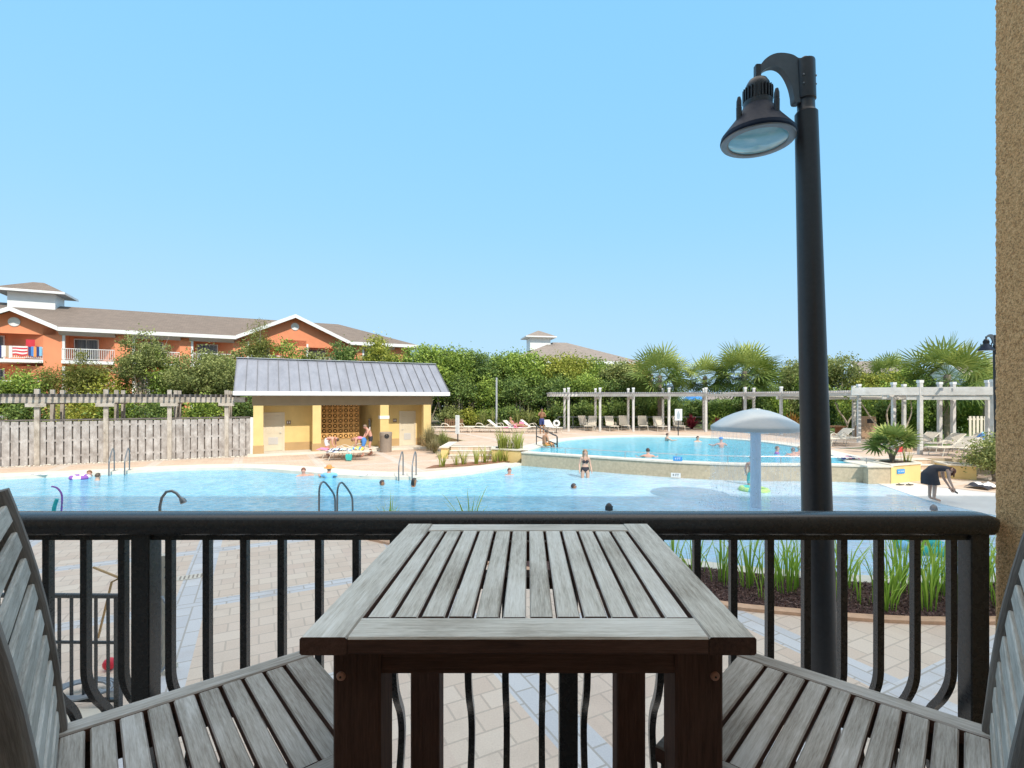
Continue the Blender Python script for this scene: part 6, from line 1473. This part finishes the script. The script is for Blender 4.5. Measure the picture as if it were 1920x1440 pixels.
def figure(label, loc, rz, pose={}, skin=(.55,.33,.24), hair=(.05,.03,.02), clothes=(), sc=1.0, build=1.0, longhair=0, hat=None, fingers=True, extra=None, group=None, radii={}):
    J = {k: Vector(v) for k, v in BASE.items()}
    for k, v in pose.items():
        if k != 'fwd': J[k] = Vector(v)
    vs = []; ed = []; rad = []; idx = {}
    for k, v in J.items(): idx[k] = len(vs); vs.append(v); q = radii.get(k, RAD[k]); bm_ = build if k in ('pelvis','waist','chest','hipL','hipR') else 1; rad.append((q[0]*bm_, q[1]*bm_))
    for a, b_ in BON: ed.append((idx[a], idx[b_]))
    for s_ in 'LR':
        w_ = J['wr'+s_]; d = (w_-J['el'+s_]).normalized(); sg = 1 if s_ == 'L' else -1
        sd = d.cross(Vector((sg,0,.2))).normalized(); nrm = d.cross(sd)
        palm = len(vs); vs.append(w_+d*.065); rad.append((.036,.019)); ed.append((idx['wr'+s_], palm))
        if fingers:
            for i, ln in enumerate((.070,.080,.074,.058)):
                b0 = w_+d*.10+sd*(.027-.018*i); i0 = len(vs); vs.append(b0); rad.append((.0105,.0105)); ed.append((palm, i0))
                i1 = len(vs); vs.append(b0+d*ln*.55+nrm*.006*sg); rad.append((.009,.009)); ed.append((i0, i1))
                i2 = len(vs); vs.append(b0+d*ln*.9+nrm*.022*sg); rad.append((.007,.007)); ed.append((i1, i2))
            i0 = len(vs); vs.append(w_+d*.05+sd*.045+nrm*.008*sg); rad.append((.012,.012)); ed.append((palm, i0))
            i1 = len(vs); vs.append(w_+d*.085+sd*.058+nrm*.014*sg); rad.append((.009,.009)); ed.append((i0, i1))
    me = bpy.data.meshes.new('person'); me.from_pydata([tuple(v) for v in vs], ed, [])
    o = bpy.data.objects.new('tmp', me); COL.objects.link(o)
    m1 = o.modifiers.new('s','SKIN'); m1.use_smooth_shade = True
    for i, q in enumerate(rad): me.skin_vertices[0].data[i].radius = q; me.skin_vertices[0].data[i].use_root = (i == 0)
    m2 = o.modifiers.new('d','SUBSURF'); m2.levels = 1; m2.render_levels = 1
    bpy.context.view_layer.update()
    body = bpy.data.meshes.new_from_object(o.evaluated_get(bpy.context.evaluated_depsgraph_get())); bpy.data.objects.remove(o)
    body.name = 'person'
    body.polygons.foreach_set('use_smooth', [True]*len(body.polygons))
    # nose, ears, eyes on the head
    up = (J['crown']-J['jaw']).normalized(); fwd = (J['face']-J['neck']); fwd = Vector(pose.get('fwd', (0,-1,0))); fwd = (fwd-up*fwd.dot(up)).normalized(); rt = up.cross(fwd)
    f = J['face']-up*.005
    bm = bmesh.new(); bm.from_mesh(body)
    def blob(c, r_, mi, s3=(1,1,1)):
        mt = Matrix.Translation(c) @ Matrix((rt, fwd, up)).transposed().to_4x4() @ Matrix.Diagonal((r_*s3[0], r_*s3[1], r_*s3[2], 1))
        g = bmesh.ops.create_icosphere(bm, subdivisions=1, radius=1, matrix=mt)
        for v in g['verts']:
            for fc in v.link_faces: fc.material_index = mi; fc.smooth = True
    blob(f+fwd*.098-up*.012, .015, 0, (.8,1,1.5))
    for s_ in (-1,1): blob(f+rt*.080*s_-up*.01, .02, 0, (.5,.8,1.4)); blob(f+fwd*.086+rt*.030*s_+up*.014, .010, 1)
    blob(f+fwd*.086-up*.052, .016, 2, (1.3,.5,.5))
    bm.to_mesh(body); bm.free()
    body.materials.clear(); body.materials.append(skin_m(skin)); body.materials.append(M['black']); body.materials.append(col_mat('lips', (.45,.16,.14)))
    p = bpy.data.objects.new('person', body); COL.objects.link(p); p.location = loc; p.rotation_euler = (0,0,rz); p.scale = (sc,)*3
    tag(p, label, 'person', group)
    # hair shell: back and top of the head
    if hair:
        if hair not in hair_cache: hair_cache[hair] = pm('hair_%d' % len(hair_cache), hair, .5, .3, 40, bmp=.4, bsc=120)
        mb = MB(); n = 16; mm = 9
        for k in range(mm+1):
            pass
        vs2 = []; fs2 = []
        for k in range(mm):
            ph = R(100)*k/(mm-1)
            for i in range(n):
                a = 2*math.pi*i/n; cb = math.cos(a)           # cb>0 : towards the face
                lim = ph*(.62 if cb > .3 else 1.0+.15*longhair); dirv = up*math.cos(lim)+(fwd*math.cos(a)+rt*math.sin(a))*math.sin(lim)
                vs2.append(tuple(J['face']+up*.008+Vector((dirv.dot(rt)*.088)*rt)+fwd*(dirv.dot(fwd)*.103)+up*(dirv.dot(up)*.112)+Vector((noise.noise(dirv*6)*.006,)*3)))
        for k in range(mm-1):
            for i in range(n): fs2.append((k*n+i,k*n+(i+1)%n,(k+1)*n+(i+1)%n,(k+1)*n+i))
        fs2.append(tuple(range(n))); mb._add(vs2, fs2)
        if longhair:
            down = Vector((0,0,-1)); b0 = J['face']-fwd*.07
            for i in range(7):
                s0 = b0+rt*(.075*(i-3)/3)+fwd*(.05*abs((i-3)/3)); mb.tube([s0+up*.04, s0+down*.10-fwd*.02*(1-abs((i-3)/3)), s0+down*(.12+.20*longhair)-fwd*.0+rt*.02*(i-3)/3], .034, 6, 0, [1,1,.45])
        mb.build('hair', hair_cache[hair], p, 70)
    if hat:
        mb = MB(); mt = Matrix.Translation(J['face']+up*.045) @ Matrix((rt, -fwd if False else fwd, up)).transposed().to_4x4()
        q = MB().lathe([(.20,-.01),(.19,.0),(.105,.008),(.10,.07),(.075,.10),(.0001,.105)] if hat[1] == 'brim' else [(.104,-.01),(.10,.05),(.07,.085),(.0001,.095)], (0,0,0), 20)
        q.v = [tuple(mt @ Vector(x)) for x in q.v]; q.build('hat', col_mat('hat_%s' % hat[0], CL[hat[0]]), p, 50)
    # clothing: faces of the body nearest the named bones, lifted off the skin
    if clothes:
        segs = [(a, b_, J[a], J[b_]) for a, b_ in BON]
        RA = {k: .5*(q[0]+q[1]) for k, q in RAD.items()}; RA['handL'] = RA['handR'] = .025
        for s_ in 'LR': segs.append(('wr'+s_, 'hand'+s_, J['wr'+s_], J['wr'+s_]+(J['wr'+s_]-J['el'+s_]).normalized()*.17))
        def near(c):
            best = None
            for a, b_, A_, B_ in segs:
                d = B_-A_; t = max(0, min(1, (c-A_).dot(d)/d.length_squared)); dd = (c-A_-d*t).length-(RA[a]*(1-t)+RA[b_]*t)
                if best is None or dd < best[0]: best = (dd, a+'-'+b_, t)
            return best[1], best[2]
        info = [near(pl.center) for pl in body.polygons]
        for (nm, col, bones, off) in clothes:
            bm = bmesh.new(); vm = {}
            for pl, (bn, t) in zip(body.polygons, info):
                if bn in bones and bones[bn][0] <= t <= bones[bn][1]:
                    vsx = []
                    for vi in pl.vertices:
                        if vi not in vm: v = body.vertices[vi]; vm[vi] = bm.verts.new(v.co+v.normal*off)
                        vsx.append(vm[vi])
                    try: bm.faces.new(vsx).smooth = True
                    except ValueError: pass
            if len(bm.faces):
                me2 = bpy.data.meshes.new(nm); bm.to_mesh(me2); me2.materials.append(col_mat('cloth_'+col, CL[col])); c_ = bpy.data.objects.new(nm, me2); COL.objects.link(c_); c_.parent = p
            bm.free()
    if extra: extra(p, J)
    return p
TR = {'pelvis-waist':(0,.6),'pelvis-hipL':(0,1),'pelvis-hipR':(0,1),'hipL-knL':(0,.75),'hipR-knR':(0,.75)}
SHIRT = {'pelvis-waist':(.2,1),'waist-chest':(0,1),'chest-neck':(0,.8),'chest-shL':(0,1),'chest-shR':(0,1),'shL-elL':(0,.55),'shR-elR':(0,.55)}
BOT = {'pelvis-waist':(0,.35),'pelvis-hipL':(0,1),'pelvis-hipR':(0,1),'hipL-knL':(0,.08),'hipR-knR':(0,.08)}
TOP = {'waist-chest':(.72,1),'chest-neck':(0,.03),'chest-shL':(0,.2),'chest-shR':(0,.2)}
pale = (.62,.40,.30); pink = (.66,.34,.25); tan = (.42,.22,.13); brn = (.30,.15,.08)
def bikini(p, J):
    mb = MB(); n = 24; vs = []; fs = []
    for k, (z, e) in enumerate(((1.185,.008),(1.205,.010))):
        for i in range(n):
            a = 2*math.pi*i/n; vs.append(((.128+e)*math.cos(a), .008+(.092+e)*math.sin(a), z))
    for i in range(n): fs.append((i,(i+1)%n,n+(i+1)%n,n+i))
    mb._add(vs, fs)
    for s_ in (-1,1):
        mb.sphere((s_*.062,-.092,1.225), .062, 12, 8, 0, (1,.85,.95))
        mb.tube([(s_*.066,-.135,1.28),(s_*.075,-.07,1.385),(s_*.03,.03,1.43)], .006, 5)
    mb.build('bikini_top', col_mat('cloth_black', CL['black']), p, 60)
figure('woman in a dark bikini standing thigh deep before the curved wall', (gx(1097,19.6),19.6,-.66), R(5), {'shL':(.150,.02,1.37),'shR':(-.150,.02,1.37),'elL':(.215,.04,1.11),'elR':(-.215,.04,1.11),'wrL':(.235,-.08,.90),'wrR':(-.235,-.08,.90),'hipL':(.105,0,.88),'hipR':(-.105,0,.88)}, pale, (.38,.27,.16), [('bikini_bottom','black',BOT,.007)], 1.0, 1.0, .6, extra=bikini, radii={'waist':(.108,.085),'chest':(.120,.092),'pelvis':(.152,.118),'shL':(.05,.05),'shR':(.05,.05),'elL':(.036,.036),'elR':(.036,.036),'hipL':(.095,.095),'hipR':(.095,.095)})
BEND = {'pelvis':(0,.14,.90),'waist':(0,.01,.99),'chest':(0,-.18,1.02),'neck':(0,-.33,.985),'jaw':(0,-.385,.955),'face':(0,-.44,.915),'crown':(0,-.495,.87),'shL':(.16,-.27,.96),'shR':(-.16,-.27,.96),'elL':(.18,-.27,.69),'elR':(-.18,-.28,.69),'wrL':(.12,-.36,.47),'wrR':(-.12,-.40,.47),
    'hipL':(.09,.13,.86),'hipR':(-.09,.13,.86),'knL':(.10,.06,.47),'knR':(-.10,.04,.47),'anL':(.10,.08,.085),'anR':(-.10,.06,.085),'toL':(.12,-.09,.03),'toR':(-.12,-.11,.03),'fwd':(0,-.6,-.8)}
def skirt(p, J):
    mb = MB(); n = 28; vs = []; fs = []
    for k, (c, rx, ry) in enumerate((((0,.0,1.0),.155,.12),((0,.10,.93),.19,.17),((0,.13,.80),.215,.20),((0,.12,.64),.235,.215),((0,.10,.50),.25,.225))):
        for i in range(n):
            a = 2*math.pi*i/n; fl = 1+.05*math.sin(a*6)*(k/4); vs.append((c[0]+rx*fl*math.cos(a), c[1]+ry*fl*math.sin(a), c[2]+(-.05*math.sin(a) if k < 2 else 0)))
    for k in range(4):
        for i in range(n): fs.append((k*n+i,k*n+(i+1)%n,(k+1)*n+(i+1)%n,(k+1)*n+i))
    mb._add(vs, fs); mb.build('skirt', col_mat('cloth_black', CL['black']), p, 70)
bw = figure('woman in a black dress bending over at the edge of the splash pad', (gx(1752,15.0),15.0,-.04), R(78), dict(BEND, wrL=(.10,-.45,.40), elL=(.18,-.33,.66)), pale, (.16,.06,.035), [('dress_top','black',dict(SHIRT, **{'pelvis-waist':(0,1),'pelvis-hipL':(0,1),'pelvis-hipR':(0,1),'shL-elL':(0,.04),'shR-elR':(0,.04)}),.012)], 1.0, 1.22, .35, extra=skirt)
r = thing('sandal', 'dark sandal held in the bending woman hand', 'sandal', Vector((gx(1752,15.0),15.0,-.04))+Matrix.Rotation(R(78),3,'Z') @ Vector((.08,-.52,.30)), R(60))
MB().prism([(.05*math.cos(a),.13*math.sin(a),0) for a in np.linspace(0,2*math.pi,14,endpoint=False)], (0,0,.03)).build('sole', 'black', r); MB().tube([(-.045,0,.02),(0,.02,.08),(.045,0,.02)], .012, 6).build('strap', 'black', r); r.rotation_euler = (R(35),R(20),R(60))
figure('shirtless man in plaid shorts bending over the loungers beside the yellow column', (gx(616,25.9),25.95,.01), R(85), BEND, pink, (.10,.06,.04), [('shorts','white',TR,.016)], .98, 1.12)
figure('person in colourful swimwear bending left over the loungers', (gx(676,25.7),25.9,.01), R(-80), BEND, pink, (.30,.15,.08), [('swim_top','pink',dict(TOP, **{'waist-chest':(.1,1)}),.012),('shorts','blue',TR,.016)], .98, 1.2)
figure('man in dark trunks leaning forward behind the other two by the pool house', (gx(694,26.6),26.7,.01), R(-60), {'chest':(0,-.10,1.25),'waist':(0,-.02,1.08),'neck':(0,-.19,1.38),'jaw':(0,-.25,1.44),'face':(0,-.29,1.50),'crown':(0,-.31,1.57),'shL':(.17,-.14,1.34),'shR':(-.17,-.14,1.34),'elL':(.21,-.25,1.10),'elR':(-.22,-.24,1.10),'wrL':(.15,-.38,.90),'wrR':(-.15,-.36,.90),'knL':(.11,-.10,.49),'anL':(.11,.06,.085)}, pink, (.25,.17,.12), [('trunks','black',dict(TR, **{'hipL-knL':(0,.35),'hipR-knR':(0,.35)}),.014)])
figure('tanned shirtless man in dark trunks standing beside the white loungers', (gx(1016,35),35,UZ), R(15), {'wrL':(.05,-.20,1.20),'elL':(.24,-.06,1.12),'wrR':(-.08,-.18,1.42),'elR':(-.26,-.08,1.18)}, brn, (.03,.02,.015), [('trunks','navy',TR,.016)], 1.06)
SIT = {'pelvis':(0,0,.11),'waist':(0,.03,.26),'chest':(0,.0,.45),'neck':(0,-.06,.60),'jaw':(0,-.10,.66),'face':(0,-.12,.73),'crown':(0,-.12,.80),'shL':(.17,-.03,.545),'shR':(-.17,-.03,.545),'elL':(.24,-.06,.28),'elR':(-.24,-.06,.28),'wrL':(.20,-.22,.14),'wrR':(-.20,-.22,.14),'hipL':(.10,-.03,.10),'hipR':(-.10,-.03,.10),'knL':(.12,-.44,.13),'knR':(-.12,-.44,.13),'anL':(.12,-.50,-.28),'anR':(-.12,-.50,-.28),'toL':(.13,-.64,-.32),'toR':(-.13,-.64,-.32)}
figure('tanned man sitting on the upper pool edge below the handrail', (gx(1022,25.2),25.5,UZ+.02), R(118), SIT, tan, (.06,.04,.03), [('trunks','orange',TR,.014)])
LIE = {'pelvis':(0,0,.12),'waist':(0,.12,.20),'chest':(0,.25,.34),'neck':(0,.34,.48),'jaw':(0,.33,.55),'face':(0,.34,.62),'crown':(0,.37,.69),'shL':(.17,.31,.43),'shR':(-.17,.31,.43),'elL':(.24,.18,.22),'elR':(-.24,.18,.22),'wrL':(.14,-.05,.28),'wrR':(-.14,-.05,.28),'hipL':(.09,-.04,.11),'hipR':(-.09,-.04,.11),'knL':(.10,-.42,.22),'knR':(-.10,-.44,.16),'anL':(.10,-.84,.06),'anR':(-.10,-.86,.06),'toL':(.12,-.90,.16),'toR':(-.12,-.92,.16)}
figure('sunbather reading on a white lounger with pink towel', (gx(966,36)+.0,36.0,UZ+.40), R(74), LIE, tan, (.30,.20,.10), [('bikini_top','pink',TOP,.008),('bikini_bottom','pink',BOT,.008)], 1.0, 1.0, .5)
# bathers: most of the body under water
SW = {'elL':(.36,-.12,1.26),'wrL':(.45,-.34,1.30),'elR':(-.36,-.12,1.26),'wrR':(-.45,-.34,1.30)}
def bather(label, px, Y, depth, rz=0, wz=WZ, **k):
    z = wz-depth; return figure(label, (gx(px,Y),Y,z), R(rz), dict(SW, **k.pop('pose',{})), fingers=k.pop('fingers', False), **k)
PM = {'elL':(.42,-.02,1.36),'wrL':(.68,-.05,1.40)}
bather('red haired bather with one arm along the pool edge near the pool house', 569, 20.05, 1.36, 20, hair=(.22,.07,.03), skin=pink, pose=PM, fingers=True)
bather('bather in an orange hat and bright blue shirt at the far pool edge', 617, 19.55, 1.22, 190, hair=(.1,.06,.04), skin=pink, hat=('orange','brim'), clothes=[('shirt','sky',SHIRT,.014)])
bather('swimmer in dark goggles below the red mulch strip', 955, 20.3, 1.40, 25, hair=(.18,.11,.07), skin=pink)
bather('bather with reddish face holding the far ladder by the fence', 168, 19.9, 1.44, 10, hair=(.25,.12,.06), skin=pink)
bather('dark haired bather right of the white and purple ring', 183, 19.0, 1.42, 170, hair=(.10,.07,.05), skin=pale)
bather('dark headed swimmer in the shaded water behind the near ladder', 776, 17.7, 1.40, 100, hair=(.04,.035,.035), skin=brn, longhair=.4)
bather('swimmer barely above the shaded water left of the dark headed one', 716, 17.9, 1.50, 80, hair=(.06,.05,.05), skin=brn)
bather('small dark head in the shaded water below the bikini woman', 1075, 17.3, 1.52, 80, hair=(.05,.04,.04), skin=brn)
bather('nearest bather, a dark haired head just above the balcony rail', 1142, 13.9, 1.50, 180, hair=(.05,.04,.035), skin=brn, longhair=.5)
bather('grey haired head in the shallow water below the bending woman', 1751, 13.5, 1.46, 150, hair=(.22,.20,.20), skin=pale)
bather('woman with tied dark hair at the near edge of the upper pool', 1215, 21.5, 1.30, 175, UZ-.05, hair=(.07,.04,.03), skin=pink, clothes=[('swim_top','pink',TOP,.008)])
bather('bather in profile at the far edge of the upper pool under the white sign', 1251, 29.8, 1.22, 100, UZ-.05, hair=(.12,.06,.04), skin=pale)
bather('bather beside the sign pole at the far edge of the upper pool', 1308, 29.2, 1.36, 20, UZ-.05, hair=(.06,.04,.03), skin=pale)
bather('bather in a blue cap seen through the water curtain', 1352, 25.8, 1.18, 185, UZ-.05, hair=None, hat=('blue','cap'), skin=pink)
bather('swimmer in a purple shirt right of the mushroom stem', 1457, 22.9, 1.34, 60, UZ-.05, hair=(.18,.11,.07), skin=pink, clothes=[('shirt','purple',SHIRT,.014)])
bather('bather with pink shoulders beside the lamp post in the upper pool', 1487, 22.0, 1.32, 170, UZ-.05, hair=(.20,.12,.08), skin=pink)
bather('fair bather right behind the lamp post in the upper pool', 1499, 22.5, 1.30, 160, UZ-.05, hair=(.45,.33,.2), skin=pink)
figure('child playing in the splash behind the mushroom stem', (gx(1410,17.9),17.9,-.55), R(160), {'elL':(.24,-.02,1.10),'wrL':(.20,-.20,.95),'elR':(-.24,-.02,1.10),'wrR':(-.20,-.20,.95)}, tan, (.08,.05,.04), [('trunks','teal',TR,.014)], .92)
bather('child in pink sitting in the teal swim ring', 1733, 10.3, 1.02, 200, hair=(.20,.12,.07), skin=pale, clothes=[('shirt','pink',SHIRT,.014)], sc=.75)
